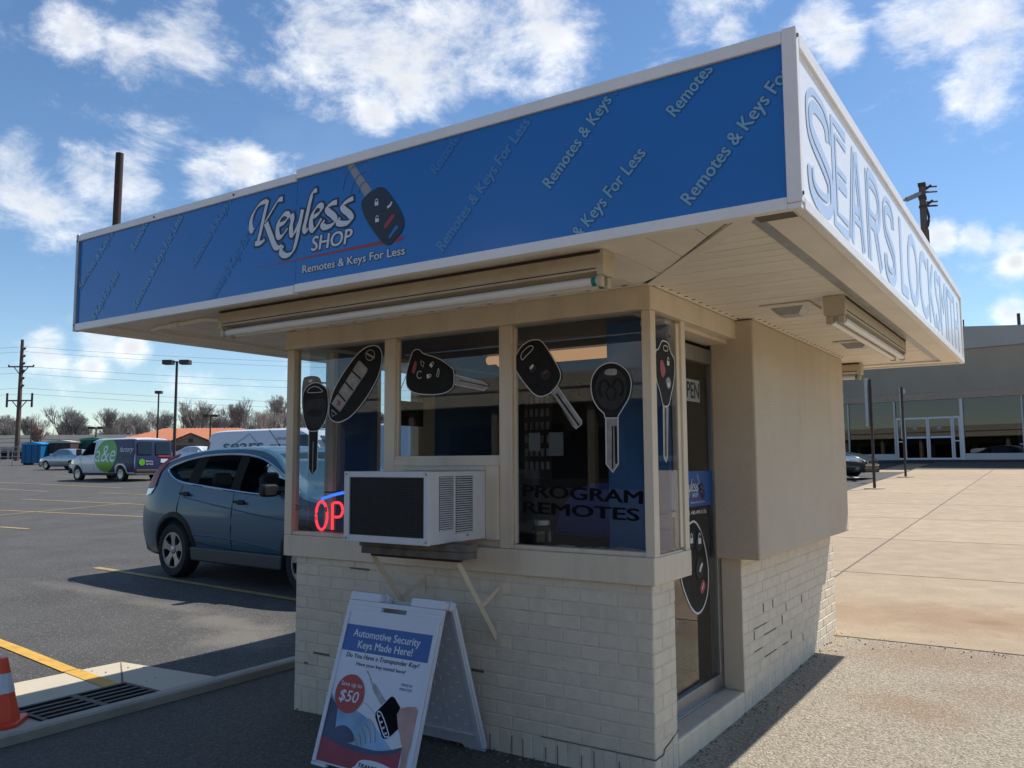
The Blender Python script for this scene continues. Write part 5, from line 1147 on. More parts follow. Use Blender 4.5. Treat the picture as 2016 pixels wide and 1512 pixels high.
for x in (.93, 3.55):
    for s in (-1, 1):
        m = MB(); m.lathe([(.40, -.22), (.40, .22)], 28, Matrix.Translation((x, s*.86, .36)) @ Matrix.Rotation(D2R(90), 4, 'X')); cut.append(m.build('c', None))
m = MB(); m.prism(DLO, lambda a, b, d: Vector((a, d, b)), -1.2, 1.2); cut.append(m.build('c', None))
m = MB(); m.prism([(2.72, 1.50), (3.38, 1.155), (3.38, 1.45), (2.72, 1.75)], lambda a, b, d: Vector((a, d, b)), -.64, .64); cut.append(m.build('c', None))
m = MB(); m.prism([(.05, 1.16), (.14, 1.16), (.52, 1.58), (.42, 1.6), (.0, 1.3)], lambda a, b, d: Vector((a, d, b)), -.6, .6); cut.append(m.build('c', None))
bool_cut(bo, cut)
PILL = ((.60, 1.27, 1.19, 1.50), )
def dl_clip(x0t, x0b, x1t, x1b):
    """slice of the DLO between two raked lines"""
    bm = bmesh.new(); f = bm.faces.new([bm.verts.new((x, 0, z)) for x, z in DLO])
    for (xb, xt, sg) in ((x0b, x0t, -1), (x1b, x1t, 1)):
        d = Vector((xt-xb, 0, .45)); no = Vector((d.z, 0, -d.x)).normalized()*sg
        bmesh.ops.bisect_plane(bm, geom=bm.verts[:]+bm.edges[:]+bm.faces[:], plane_co=(xb, 0, 1.1), plane_no=no, clear_outer=True)
    f = bm.faces[:][0]; q = [(v.co.x, v.co.z) for v in f.verts]; bm.free(); return q
for x0t, x0b, x1t, x1b in ((.3, .3, 1.22, 1.10), (1.40, 1.30, 2.12, 2.08), (2.27, 2.22, 3.5, 3.5)):
    side_panel(C, dl_clip(x0t, x0b, x1t, x1b), -.012, 'car_glass', 'side_window', suv)
for a, b in (((1.20, 1.08), (1.42, 1.32)), ((2.10, 2.06), (2.29, 2.24))):
    side_panel(C, dl_clip(a[0], a[1], b[0], b[1]), -.006, 'hole', 'pillar', suv)
side_line(C, [(3.33, 1.115)]+DLO[::-1][5:6]+[(2.75, 1.085), (2.1, 1.12), (1.07, 1.20), (.80, 1.255), (.66, 1.32), (.585, 1.37), (.64, 1.405), (.72, 1.435), (1.0, 1.50), (1.35, 1.545), (1.8, 1.563), (2.25, 1.55), (2.6, 1.485), (2.9, 1.375), (3.15, 1.25)], .013, 'chrome', 'chrome_trim', suv, off=.002)
m = MB(); m.poly([(2.75, -.56, 1.505), (2.75, .56, 1.505), (3.39, .64, 1.15), (3.39, -.64, 1.15)]); m.build('windscreen', 'car_glass', suv)
m = MB(); m.poly([(.12, -.58, 1.18), (.12, .58, 1.18), (.47, .5, 1.55), (.47, -.5, 1.55)]); m.build('rear_window', 'tint_glass', suv)
for pts in ([(1.03, 1.18), (1.0, 1.0), (.99, .82), (1.12, .72)], [(2.16, 1.10), (2.17, .8), (2.16, .42)], [(3.2, 1.07), (3.22, .8), (3.2, .45)], [(1.28, .48), (2.1, .42), (3.2, .42)]):
    side_line(C, pts, .0045, 'black_plastic', 'door_seam', suv, off=-.001)
side_line(C, [(1.1, 1.02), (1.9, .93), (2.8, .84), (3.4, .80)], .009, 'suv_paint', 'crease', suv, off=-.004); side_line(C, [(1.35, .56), (1.9, .555), (2.7, .50), (3.2, .45)], .010, 'suv_paint', 'crease', suv, off=-.003)
for x, z in ((1.14, 1.06), (2.33, .985)):
    for s in (-1, 1):
        m = MB(); y0 = s*(C.y(x, z)+.012); m.obox((x, y0+s*.018, z), Vector((.105, 0, -.008)), Vector((0, .011, 0)), Vector((0, 0, .017))); m.obox((x-.0, y0-s*.008, z), Vector((.06, 0, 0)), Vector((0, .008, 0)), Vector((0, 0, .03))); m.build('door_handle', 'black_plastic', suv, bevel=.008)
for s in (-1, 1):
    m = MB(); m.prism(rrect(-.115, .115, -.065, .075, .05), lambda a, b, d: Vector((3.02+d, s*(1.0)+a*.9, 1.135+b)), -.05, .05); m.build('mirror', 'black_plastic', suv, bevel=.02); m = MB(); m.box(2.98, 3.05, s*.85-.06, s*.85+.06, 1.09, 1.13); m.build('mirror_arm', 'black_plastic', suv)
    # tail lamps climb the D pillar
    q = [(.10, 1.12), (.36, 1.14), (.37, 1.22), (.40, 1.34), (.55, 1.475), (.78, 1.56), (.74, 1.58), (.52, 1.525), (.32, 1.42), (.2, 1.30), (.12, 1.2)]
    side_panel(C, [(x, z) for x, z in q], .012, 'lamp_red', 'tail_lamp', suv, (s,)); side_panel(C, [(.09, 1.02), (.26, 1.05), (.35, 1.13), (.10, 1.11)], .011, 'headlamp', 'reverse_lamp', suv, (s,))
    side_panel(C, [(3.85, .80), (4.35, .70), (4.45, .80), (4.2, .9), (3.95, .95)], .006, 'headlamp', 'headlamp', suv, (s,))
    for x in (.93, 3.55):
        arc = [(x+.43*math.cos(a), .36+.43*math.sin(a)) for a in [D2R(-8)+D2R(196)*i/16 for i in range(17)]]
        m = MB(); v = []
        for (a, b) in arc:
            dx, dz = (a-x)/.43, (b-.36)/.43
            for r_, o in ((.395, -.01), (.41, .012), (.45, .012), (.475, .0)): X_, Z_ = x+dx*r_, max(.25, .36+dz*r_); v.append((X_, s*(C.y(X_, Z_)+o), Z_))
        m.add(v, [(4*i+k, 4*i+k+1, 4*i+k+5, 4*i+k+4) for i in range(16) for k in range(3)]); m.build('arch_trim', 'black_plastic', suv, smooth=True)
        wheel(suv, x, s*.80, .345, .225, .225, 'rim', 5, s)
    m = MB(); m.prism([(1.33, .24), (3.12, .24), (3.14, .41), (1.30, .41)], lambda a, b, d: Vector((a, s*(.86+d), b)), -.05, .04); m.build('rocker', 'suv_lower', suv, bevel=.02)
m = MB(); m.prism([(.07, .40), (.12, .29), (.4, .24), (.48, .30), (.5, .45), (.12, .45)], lambda a, b, d: Vector((a, d, b)), -.80, .80); m.build('bumper', 'suv_lower', suv, bevel=.03)
m = MB(); m.box(.5, 4.0, -.7, .7, .22, .3); m.build('underbody', 'black_plastic', suv)
m = MB(); m.tube([(1.9, 0, 1.67), (1.66, 0, 1.89)], .007, 6); m.lathe([(.03, 0), (.012, .03)], 10, Matrix.Translation((1.9, 0, 1.665))); m.build('antenna', 'black_plastic', suv)
for x, y, h in ((1.35, -.38, 1.02), (1.35, .38, 1.02), (2.35, -.38, 1.0), (2.35, .38, 1.0)):
    m = MB(); m.prism(rrect(-.24, .24, .55, h+.1, .08), lambda a, b, d: Vector((x+d+(b-.55)*-.25, y+a, b)), -.06, .06); se = m.build('seat', 'seat_grey', suv, bevel=.03)
    m = MB(); m.prism(rrect(-.13, .13, h+.13, h+.30, .05), lambda a, b, d: Vector((x-.16+d, y+a, b)), -.045, .045); m.build('headrest', 'seat_grey', se, bevel=.03)
m = MB(); m.box(.6, 3.3, -.75, .75, .5, .55); m.build('cabin_floor', 'seat_grey', suv); m = MB(); m.box(3.05, 3.35, -.7, .7, .85, 1.08); m.build('dashboard', 'black_plastic', suv, bevel=.04)
suv.scale = (1.045, 1.045, 1.045)
# --- vans
VT = [(0, 2.02), (.25, 2.08), (1, 2.10), (3.2, 2.09), (3.75, 2.03), (4.1, 1.85), (4.5, 1.50), (4.68, 1.36), (5.0, 1.28), (5.4, 1.15), (5.62, .9)]
def van(name, label, loc, rz, wrap=None, top=VT, detail=True, cat='van', H=2.1):
    t = thing(name, label, cat, loc, rz)
    V = Car(5.7, 2.0, H, top, [(.3, .05), (.5, .02), (.9, .0), (1.4, .03), (2.2, .14)], [(.3, 5.6), (.55, 5.7), (.9, 5.68), (1.2, 5.6), (2.2, 5.5)], 1.25, .14, .34, .04, .14, .5, .9)
    b = V.mesh(rnd_=.11).build('body', 'van_white', t); cut = []
    for x in (1.15, 4.88):
        for s in (-1, 1):
            m = MB(); m.lathe([(.43, -.25), (.43, .25)], 24, Matrix.Translation((x, s*.9, .38)) @ Matrix.Rotation(D2R(90), 4, 'X')); cut.append(m.build('c', None))
    bool_cut(b, cut)
    for s in (-1, 1):
        for x in (1.15, 4.88): wheel(t, x, s*.85, .37, .24, .22, 'rim', 8, s)
        side_panel(V, [(3.48, 1.30), (4.62, 1.26), (4.5, 1.43), (4.08, 1.80), (3.85, 1.90), (3.5, 1.90)], .005, 'tint_glass', 'side_window', t, (s,))
        side_panel(V, [(5.2, .80), (5.6, .80), (5.6, 1.02), (5.25, 1.08)], .004, 'headlamp', 'headlamp', t, (s,))
        side_panel(V, [(.03, 1.32), (.12, 1.32), (.16, 1.78), (.08, 1.78)], .012, 'lamp_red', 'tail_lamp', t, (s,))
        side_line(V, [(3.38, 1.95), (3.36, 1.2), (3.4, .55)], .007, 'print_grey', 'door_seam', t, (s,)); side_line(V, [(4.75, 1.25), (4.5, .9), (4.42, .55)], .007, 'print_grey', 'door_seam', t, (s,))
        m = MB(); m.prism(rrect(-.12, .12, -.15, .16, .04), lambda a, b, d: Vector((4.45+d, s*1.16+a, 1.42+b)), -.05, .06); m.build('mirror', 'black_plastic', t, bevel=.02)
        m = MB(); m.prism([(1.65, .30), (4.36, .30), (4.36, .42), (1.65, .42)], lambda a, b, d: Vector((a, s*(.93+d), b)), -.04, .03); m.build('rocker', 'black_plastic', t)
    m = MB(); m.box(-.12, .1, -.95, .95, .42, .58); m.build('bumper', 'dark_steel', t, bevel=.03); m = MB(); m.box(5.55, 5.8, -.95, .95, .38, .62); m.build('bumper', 'black_plastic', t, bevel=.05); m = MB(); m.box(5.64, 5.735, -.62, .62, .72, 1.0); m.build('grille', 'black_plastic', t)
    m = MB(); m.poly([(4.58, -.8, 1.45), (4.58, .8, 1.45), (4.12, .72, 1.87), (4.12, -.72, 1.87)]); m.build('windscreen', 'tint_glass', t)
    for s in (-1, 1):
        m = MB(); m.prism(rrect(s*.46-.36, s*.46+.36, 1.32, 1.88, .05), lambda a, b, d: Vector((lerp_tab(V.rear, b)+d, a, b)), -.03, -.004); m.build('rear_window', 'tint_glass', t)
    m = MB(); m.box(.6, 5.0, -.8, .8, .3, .4); m.build('underbody', 'black_plastic', t)
    return t, V
t, V = van('service_van', 'white and navy van with a big green circle and a&e lettering', (-34.4, 19.85, .62), D2R(180))
for s in (1,):
    side_panel(V, [(.02, .46), (.62, .46), (.7, .75), (.9, .86), (1.4, .86), (1.6, .75), (1.66, .44), (2.2, .44), (2.6, 1.0), (2.75, 1.5), (2.55, 2.0), (.16, 2.0), (.10, 1.4)], .006, 'van_navy', 'wrap', t, (s,))
    circ = [(x, min(1.985, z)) for x, z in ell(2.42, 1.26, .92, .80, 40)]
    side_panel(V, circ, .012, 'van_green', 'green_disc', t, (s,))
    side_text(V, "a&e", (3.28, .96), (1.60, .96), .80, -.012, 0, 'van_white', t, s, .020); side_text(V, "factory", (1.30, 1.42), (.22, 1.42), .24, 0, .2, 'van_white', t, s, .016); side_text(V, "service", (1.32, 1.12), (.3, 1.12), .22, 0, .2, 'print_green', t, s, .016)
m = MB(); zs_ = [.55, .7, .85, 1.0, 1.15, 1.3, 1.5, 1.7, 1.85, 1.97]; v = [(lerp_tab(V.rear, z)-.015, y, z) for z in zs_ for y in (-.95, 0, .95)]; m.add(v, [(3*k+q, 3*k+q+1, 3*k+q+4, 3*k+q+3) for k in range(9) for q in (0, 1)])
m.build('rear_door', 'van_navy', t)
for s in (-1, 1):
    m = MB(); m.prism(rrect(s*.46-.38, s*.46+.38, 1.30, 1.86, .05), lambda a, b, d: Vector((lerp_tab(V.rear, b)+d, a, b)), -.05, -.031); m.build('rear_window', 'tint_glass', t)
PV = lambda u, v, d=0: Vector((lerp_tab(V.rear, v)-.034-d, -u, v))
m = MB(); m.poly([PV(a, b) for a, b in ell(-.62, .92, .16, .16)]); m.build('green_disc', 'van_green', t); m = MB(); text(m, "factory", PV, (-.42, .93), (-.05, .93), .09, 0, .2); text(m, "service", PV, (-.42, .80), (-.05, .80), .09, 0, .2); m.build('lettering', 'van_white', t)
m = MB(); m.poly([PV(.35, .9), PV(.72, .9), PV(.72, 1.08), PV(.35, 1.08)]); m.build('number_plate', 'van_white', t); m = MB(); m.poly([PV(.2, 1.17), PV(.86, 1.17), PV(.86, 1.25), PV(.2, 1.25)]); m.build('red_lettering_strip', 'logo_red', t)
HT = [(0, 2.16), (.2, 2.26), (1, 2.30), (3.6, 2.30), (4.0, 2.22), (4.35, 1.95), (4.65, 1.55), (4.78, 1.40), (5.05, 1.30), (5.4, 1.15), (5.62, .9)]
t, V = van('white_service_van', 'white van with house outline logo parked beyond the blue grey SUV', (-17.4, 11.15, GZ(-15, 11)), D2R(0))
side_text(V, "sears ", (.75, 1.52), (2.3, 1.52), .30, .02, 0, 'print_grey', t, -1, .01); side_text(V, "APPLIANCE", (2.75, 1.78), (3.3, 1.78), .07, 0, 0, 'print_grey', t, -1, .01); side_text(V, "SERVICE & PARTS", (2.55, 1.62), (3.3, 1.62), .06, 0, 0, 'print_grey', t, -1, .01)
m = MB(); stroke(m, [(1.05, 1.62), (1.7, 1.96), (2.15, 1.66), (2.15, 1.55)], lambda u, v, d=0: Vector((u, -(V.y(u, v)+.01), v)), .035, k=1); m.build('house_logo', 'letter_vinyl', t)
m = MB(); m.lathe([(.1, 0), (.12, .08), (.06, .16), (.01, .19)], 10, Matrix.Translation((3.7, 0, 2.28))); m.build('roof_vent', 'van_white', t)
for k, (x, y, rz, lab) in enumerate(((-10.3, 9.6, -3, 'white van seen through the kiosk between the two left windows'), (-31, 27, 15, 'white van in the lot right of the orange-roofed building'), (-41, 30.5, 8, 'white box van behind the navy van'))):
    van('white_van', lab, (x, y, GZ(x, y)), D2R(rz), top=VT if k < 2 else HT, H=2.1 if k < 2 else 2.3)
# --- saloons
def saloon(name, label, loc, rz, paint):
    t = thing(name, label, 'car', loc, rz)
    S = Car(4.7, 1.8, 1.45, [(0, .95), (.1, 1.0), (.5, 1.04), (.85, 1.12), (1.3, 1.36), (1.8, 1.44), (2.4, 1.45), (2.8, 1.38), (3.2, 1.16), (3.45, 1.0), (3.6, .96), (4.1, .88), (4.5, .76), (4.66, .62)], [(.2, .1), (.5, 0), (.8, .02), (1.5, .1)], [(.2, 4.55), (.45, 4.7), (.7, 4.66), (1.5, 4.5)], .93, .22, .2, .12, .2)
    b = S.mesh(rnd_=.06).build('body', paint, t); cut = []
    for x in (.95, 3.72):
        for s in (-1, 1):
            m = MB(); m.lathe([(.36, -.2), (.36, .2)], 24, Matrix.Translation((x, s*.84, .31)) @ Matrix.Rotation(D2R(90), 4, 'X')); cut.append(m.build('c', None))
    bool_cut(b, cut)
    for s in (-1, 1):
        for x in (.95, 3.72): wheel(t, x, s*.79, .315, .21, .2, 'rim', 7, s)
        side_panel(S, [(1.05, 1.02), (2.0, 1.0), (2.0, 1.36), (1.75, 1.36), (1.4, 1.29)], .004, 'car_glass', 'side_window', t, (s,)); side_panel(S, [(2.07, 1.0), (3.2, .98), (3.05, 1.12), (2.75, 1.30), (2.4, 1.37), (2.07, 1.37)], .004, 'car_glass', 'side_window', t, (s,))
        side_panel(S, [(4.05, .62), (4.6, .56), (4.6, .70), (4.3, .78), (4.1, .80)], .006, 'headlamp', 'headlamp', t, (s,))
        side_line(S, [(2.03, 1.0), (2.02, .7), (2.05, .3)], .005, 'black_plastic', 'door_seam', t, (s,))
        m = MB(); m.prism(rrect(-.09, .09, -.06, .07, .03), lambda a, b, d: Vector((3.0+d, s*.98+a, 1.03+b)), -.05, .05); m.build('mirror', paint, t, bevel=.02)
    m = MB(); m.poly([(2.86, -.58, 1.37), (2.86, .58, 1.37), (3.44, .68, 1.02), (3.44, -.68, 1.02)]); m.build('windscreen', 'car_glass', t)
    m = MB(); m.box(4.6, 4.715, -.5, .5, .5, .62); m.build('grille', 'chrome', t, bevel=.02); m = MB(); m.box(4.45, 4.70, -.75, .75, .2, .36); m.build('bumper', 'black_plastic', t, bevel=.04)
    return t
saloon('parked_car', 'silver grey car parked left of the navy and white van', (-55.2, 28.6, GZ(-57, 28.6)), D2R(186), 'silver_paint')
saloon('parked_car', 'dark car nose showing past the right end of the kiosk', (-8.65, 28.6, GZ(-6, 28.6)-.0), D2R(-8), 'dark_paint')
saloon('parked_car', 'pale car far away below the orange roof', (-56, 36, GZ(-56, 36)), D2R(10), 'van_white'); saloon('parked_car', 'dark car between the lamp post and the white van', (-51, 35.5, GZ(-51, 35.5)), D2R(100), 'dark_paint')
# painted bay by the dark car
m = MB(); 
for a, b in (((-9, 25.6), (-4.2, 26.4)), ((-4.2, 26.4), (-5.6, 29.8)), ((-9, 29.7), (-4.4, 29.9))):
    p, q = Vector(a), Vector(b); no = Vector((-(q-p).y, (q-p).x)).normalized()*.08; m.poly([(*(p+no), slope(p.y)+.03), (*(p-no), slope(p.y)+.03), (*(q-no), slope(q.y)+.03), (*(q+no), slope(q.y)+.03)])
struct(m.build('bay_marking', 'white_paint_line'))

# ------------------------------------------------------------------ store on the right
SD = Vector((.98, -.2, 0)).normalized(); SN = Vector((SD.y, -SD.x, 0)); S0 = Vector((-3.8, 41.5, 0)); SG = 1.33
def SP(u, v, d=0): return S0+SD*u+SN*d+Vector((0, 0, SG+v))
store = thing('store_building', 'long low store with grey overhanging roof and dark glass front', 'building', S0+Vector((0, 0, SG)))
def sbx(name, u0, u1, v0, v1, d0, d1, mat, par=None): m = MB(); m.prism([(u0, v0), (u1, v0), (u1, v1), (u0, v1)], SP, d0, d1); return m.build(name, mat, par or store, True)
sbx('interior', -16, 22, 0, 3.2, -6, -5.8, 'store_inside'); sbx('interior_ceiling', -16, 22, 3.1, 3.2, -5.8, -.1, 'store_inside'); sbx('interior_floor', -16, 22, 0, .05, -5.8, -.1, 'store_inside')
sbx('base', -16, 22, -.3, .12, -.08, .05, 'store_base'); sbx('base_panel', -16, -1.6, .12, .42, -.06, .03, 'store_soffit'); sbx('base_panel', 1.6, 22, .12, .42, -.06, .03, 'store_soffit')
sbx('beam', -16, 22, 3.05, 3.38, -.1, .12, 'store_strip')
m = MB(); m.prism([(0.05, 3.385), (1.9, 5.2), (1.9, 5.3), (-8, 5.6), (-8, 3.4)], lambda a, b, d: SP(d, b, a), -16, 22); m.build('roof_overhang', 'store_soffit', store, True)
m = MB(); m.prism([(-16, 5.17), (22, 5.17), (22, 5.2), (4.7, 6.0), (-6, 6.95), (-16, 6.95)], SP, 1.905, 2.05); m.build('fascia', 'fascia_taupe', store, True)
us = [-15, -12.2, -9.4, -6.6, -3.9, -1.55, 1.55, 4.1, 7, 10, 13, 16, 19]
for a, b in zip(us, us[1:]):
    if a == -1.55: continue
    sbx('glass_pane', a+.03, b-.03, .42, 3.05, -.01, .0, 'store_glass'); sbx('mullion', b-.035, b+.035, .42, 3.05, -.05, .05, 'galv' if b not in (1.55,) else 'key_white')
sbx('mullion', -1.6, -1.5, .12, 3.05, -.05, .06, 'galv'); sbx('mullion', 1.48, 1.62, .12, 3.05, -.05, .07, 'key_white')
for k, (a, b) in enumerate(((-1.5, -1.12), (-1.12, 0), (0, 1.12), (1.12, 1.48))):
    d_ = sbx('door' if k in (1, 2) else 'sidelight', a+.01, b-.01, .13, .22, -.03, .04, 'key_white')
    for q in ((a+.01, a+.08, .2205, 2.12), (b-.08, b-.01, .2205, 2.12)): sbx('stile', q[0], q[1], q[2], q[3], -.03, .04, 'key_white', d_)
    sbx('rail', a+.01, b-.01, 2.1205, 2.22, -.03, .04, 'key_white', d_); sbx('pane', a+.08, b-.08, .2205, 2.12, -.004, .004, 'store_glass', d_)
    if k in (1, 2): sbx('sticker_band', a+.1, b-.1, 1.18, 1.27, .005, .008, 'letter_blue', d_); sbx('notice', a+.42, a+.62, 1.6, 1.85, .005, .008, 'paper', d_)
    else: sbx('rail', a+.081, b-.081, 1.0, 1.06, -.03, .04, 'key_white', d_)
sbx('pane', -1.49, 1.47, 2.23, 3.045, -.01, .0, 'store_glass')
m = MB(); text(m, "FREE", lambda u, v, d=0: SP(u, v, .01), (4.35, 1.95), (5.4, 1.95), .2, .03); m.build('window_lettering', 'paper', store, True)
for k in range(4): sbx('window_poster', 4.3, 6.3, 1.72-k*.25, 1.82-k*.25, -.05, -.04, 'paper')
sbx('window_poster', 4.3, 5.2, .5, 1.0, -.35, -.3, 'paper'); sbx('display_stand', 5.3, 5.7, .2, 1.3, -.9, -.5, 'key_white'); sbx('display_stand', 2.6, 3.4, .2, .7, -.9, -.5, 'key_white')
for u in (-14, -8, 3, 9, 15): sbx('interior_column', u, u+.5, .05, 3.1, -4, -3.5, 'store_soffit')
m = MB(); m.tube([SP(4.3, 5.5, .5), SP(4.3, 6.75, .5)], .07, 8); m.tube([SP(2.0, 5.5, .5), SP(2.0, 6.75, .5)], .03, 8); m.build('roof_vent', 'dark_steel', store, True)

# shops across the forecourt, mirrored in the kiosk windows
plz = thing('shop_row', 'long beige shop row with dark windows mirrored in the kiosk panes', 'building', (0, -36, 0))
def zbx(name, x0, x1, y0, y1, z0, z1, mat): m = MB(); m.box(x0, x1, y0, y1, z0, z1); return m.build(name, mat, plz, True)
zbx('wall', -75, 60, -52, -37, 0, 5.9, 'wall_tan'); zbx('fascia', -75, 60, -36.99, -33.5, 4.55, 6.1, 'stucco'); zbx('fascia_rib', -75, 60, -33.49, -33.44, 5.3, 5.36, 'wall_tan'); zbx('soffit', -75, 60, -36.98, -33.52, 4.5, 4.545, 'wall_tan')
for k in range(22):
    x = -72+k*6; zbx('shop_window', x, x+5.2, -36.99, -36.94, .5, 3.6, 'tint_glass'); zbx('column', x+5.4, x+5.8, -34.2, -33.8, 0, 4.495, 'wall_tan')

# ------------------------------------------------------------------ far side of the lot
def lamp(label, x, y, h, heads, zb=None):
    z = GZ(x, y) if zb is None else zb; t = thing('lamp_post', label, 'lamp post', (x, y, z), 0, 'parking lot lamp posts')
    m = MB(); m.tube([(0, 0, -.2), (0, 0, h)], [.12, .085], 8); m.build('pole', 'dark_steel', t, smooth=True)
    ax = Vector((.834, .552, 0)); ay = Vector((-.552, .834, 0))
    for s in heads:
        m = MB(); c = ax*s*.62+Vector((0, 0, h-.08)); m.obox(c, ax*.35, ay*.3, Vector((0, 0, .16))); m.build('lamp_head', 'dark_steel', t)
    m = MB(); m.bar(ax*-.3*(1 if len(heads) > 1 else 0)+Vector((0, 0, h-.05)), ax*.3*(1 if len(heads) > 1 else .01)+Vector((0, 0, h-.05)), .08, .08); m.build('arm', 'dark_steel', t)
    return t
lamp('tall twin headed lamp post right of the navy van', -51.9, 32.85, 8.9-GZ(-51.9, 32.85), (-1, 1))
lamp('smaller lamp post with one boxy head above the orange roof', -84.7, 53.0, 9.7-GZ(-84.7, 53), (0,))
lamp('low lamp post with flat head above the left end of the orange roof', -103.5, 56.5, 6.2-GZ(-103, 56), (-1, 1)); lamp('lamp post with two upturned heads above the orange roof gable', -88, 62.5, 7.5-GZ(-88, 62), (-.9, .9))
def upole(label, x, y, h, r, arms):
    z = GZ(x, y); t = thing('utility_pole', label, 'utility pole', (x, y, z), 0, 'utility poles'); ax = Vector((.834, .552, 0))
    m = MB(); m.tube([(0, 0, -.3), (0, 0, h)], [r, r*.55], 10); m.build('pole', 'wood_pole', t, smooth=True)
    for zz, wd, ins in arms:
        m = MB(); m.bar(ax*-wd+Vector((0, 0, zz)), ax*wd+Vector((0, 0, zz)), .16, .16); m.bar(ax*-wd*.6+Vector((0, 0, zz)), Vector((0, 0, zz-1.1)), .08, .08); m.bar(ax*wd*.6+Vector((0, 0, zz)), Vector((0, 0, zz-1.1)), .08, .08); a_ = m.build('crossarm', 'wood_pole', t)
        for s in (-1, 1):
            m = MB(); m.tube([ax*wd*s+Vector((0, 0, zz-(.8 if ins else 0))), ax*wd*s+Vector((0, 0, zz+.9 if ins else zz+.25))], .13 if ins else .09, 8); m.build('insulator', 'dark_steel', a_)
    m = MB()
    for k in range(6): m.tube([ax*.22+Vector((0, 0, h-1.2-k*.9)), ax*.42+Vector((0, 0, h-1.0-k*.9))], .12, 6)
    m.build('insulator', 'dark_steel', t)
    return t
upole('tall wooden utility pole with two crossarms standing at the far left', -102.5, 46.3, 14.6, .32, ((11.3, 1.5, False), (7.2, 1.5, True)))
upole('thin pale utility pole just right of the tall one', -118, 55.5, 5.6, .12, ())
upole('utility pole with crossarms seen through the left windows of the kiosk', -61, 57.5, 10.4, .26, ((7.6, 1.6, False), (5.2, 2.4, False)))
ax = Vector((.834, .552, 0))
for k, (zz, off) in enumerate(((15.6, .3), (15.0, .4), (13.2, .3), (12.4, -.5), (10.6, .3), (9.9, .5), (4.55, .2), (4.1, .3), (3.3, .2))):
    p0 = Vector((-102.5, 46.3, zz))+ax*off; q0 = p0+Vector((78, 60, -1.0 if zz > 6 else .2)); p1 = p0-Vector((60, 46, 0))*1.2; m = MB()
    for a, b in ((p0, q0), (p1, p0)):
        m.tube([a.lerp(b, i/14)-Vector((0, 0, (1.6 if zz > 6 else 1.0)*4*(i/14)*(1-i/14))) for i in range(15)], .013 if zz > 6 else .026, 4, False)
    w_ = m.build('power_line', 'wire'); tag(w_, '%s overhead power line from the top on the tall utility pole' % ('topmost', 'second', 'third', 'fourth', 'fifth', 'sixth', 'seventh', 'eighth', 'ninth')[k], 'power line', 'overhead power lines')
# orange roofed restaurant
def OP(u, v, w_): return Vector((-95.5, 66, 0))+Vector((.834, .552, 0))*u+Vector((-.552, .834, 0))*w_+Vector((0, 0, v))
rest = thing('restaurant', 'tan building under a bright orange hipped tile roof with a gable', 'building', OP(0, 2.6, 0)); 
def obx(name, u0, u1, v0, v1, w0, w1, mat, par=None): m = MB(); m.prism([(u0, v0), (u1, v0), (u1, v1), (u0, v1)], OP, w0, w1); return m.build(name, mat, par or rest, True)
obx('wall', -9.5, 9, 1.5, 4.6, 0, 9, 'wall_tan')
m = MB(); e_, rdg = 4.5, 6.35; v = [OP(-11, e_, -1.2), OP(10.2, e_, -1.2), OP(10.2, e_, 10), OP(-11, e_, 10), OP(-6.2, rdg, 4.4), OP(4.6, rdg, 4.4)]; m.add(v, [(0, 1, 5, 4), (1, 2, 5), (2, 3, 4, 5), (3, 0, 4), (3, 2, 1, 0)]); rf = m.build('roof', 'tile_orange', rest, True)
for k in range(40):
    u = -10.6+k*.52; ut = max(-6.2, min(4.6, u)); tt = 1 if -6.2 <= u <= 4.6 else (1-(abs(u-ut))/(4.8 if u < 0 else 5.6))
    if tt <= .05: continue
    m = MB(); a = OP(u, e_+.03, -1.2); b = OP(u, e_+(rdg-e_)*tt+.03, -1.2+5.6*tt); m.tube([a, b], .06, 5); m.build('tile_rib', 'tile_orange', rf, True)
gb = MB(); gb.prism([(-3.2, 3.3), (3.4, 3.3), (3.4, 3.9), (.1, 5.2), (-3.2, 3.9)], OP, -2.2, -1.3); gb = gb.build('gable', 'wall_tan', rest, True)
m = MB(); m.bar(OP(-3.9, 3.75, -2.4), OP(.1, 5.35, -2.4), .3, .25); m.bar(OP(.1, 5.35, -2.4), OP(4.1, 3.75, -2.4), .3, .25); m.build('gable_edge', 'wall_brick', gb, True); obx('gable_vent', -.3, .3, 4.15, 4.7, -2.25, -2.2, 'dark_steel', gb)
obx('sign_board', -2.6, 2.9, 3.35, 3.85, -2.28, -2.21, 'wall_brick', gb); obx('eave', -10.5, 10, 3.1, 3.35, -1.1, -.9, 'trim_pale')
for k in range(8): wi = obx('window', -8.8+k*2.2, -7.4+k*2.2, 2.0, 3.0, -.05, -.0, 'tint_glass')
# low building with long grey roof
def LP(u, v, w_): return Vector((-121.5, 53.5, 0))+Vector((.834, .552, 0))*u+Vector((-.552, .834, 0))*w_+Vector((0, 0, v))
lowb = thing('low_building', 'long low brick building under a plain grey shingle roof at the left', 'building', LP(8, 2.2, 0))
def lbx(name, u0, u1, v0, v1, w0, w1, mat, par=None): m = MB(); m.prism([(u0, v0), (u1, v0), (u1, v1), (u0, v1)], LP, w0, w1); return m.build(name, mat, par or lowb, True)
lbx('wall', -22, 24, 1.2, 4.0, 3, 8, 'wall_brick'); lbx('fascia', -22, 24, 3.35, 3.75, -.3, 0, 'trim_pale')
m = MB(); m.add([LP(-22, 3.72, -.35), LP(24, 3.72, -.35), LP(24, 5.7, 6), LP(-22, 5.7, 6), LP(24, 3.72, 10), LP(-22, 3.72, 10)], [(0, 1, 2, 3), (3, 2, 4, 5), (0, 3, 5), (1, 4, 2), (0, 5, 4, 1)]); m.build('roof', 'roof_grey', lowb, True)
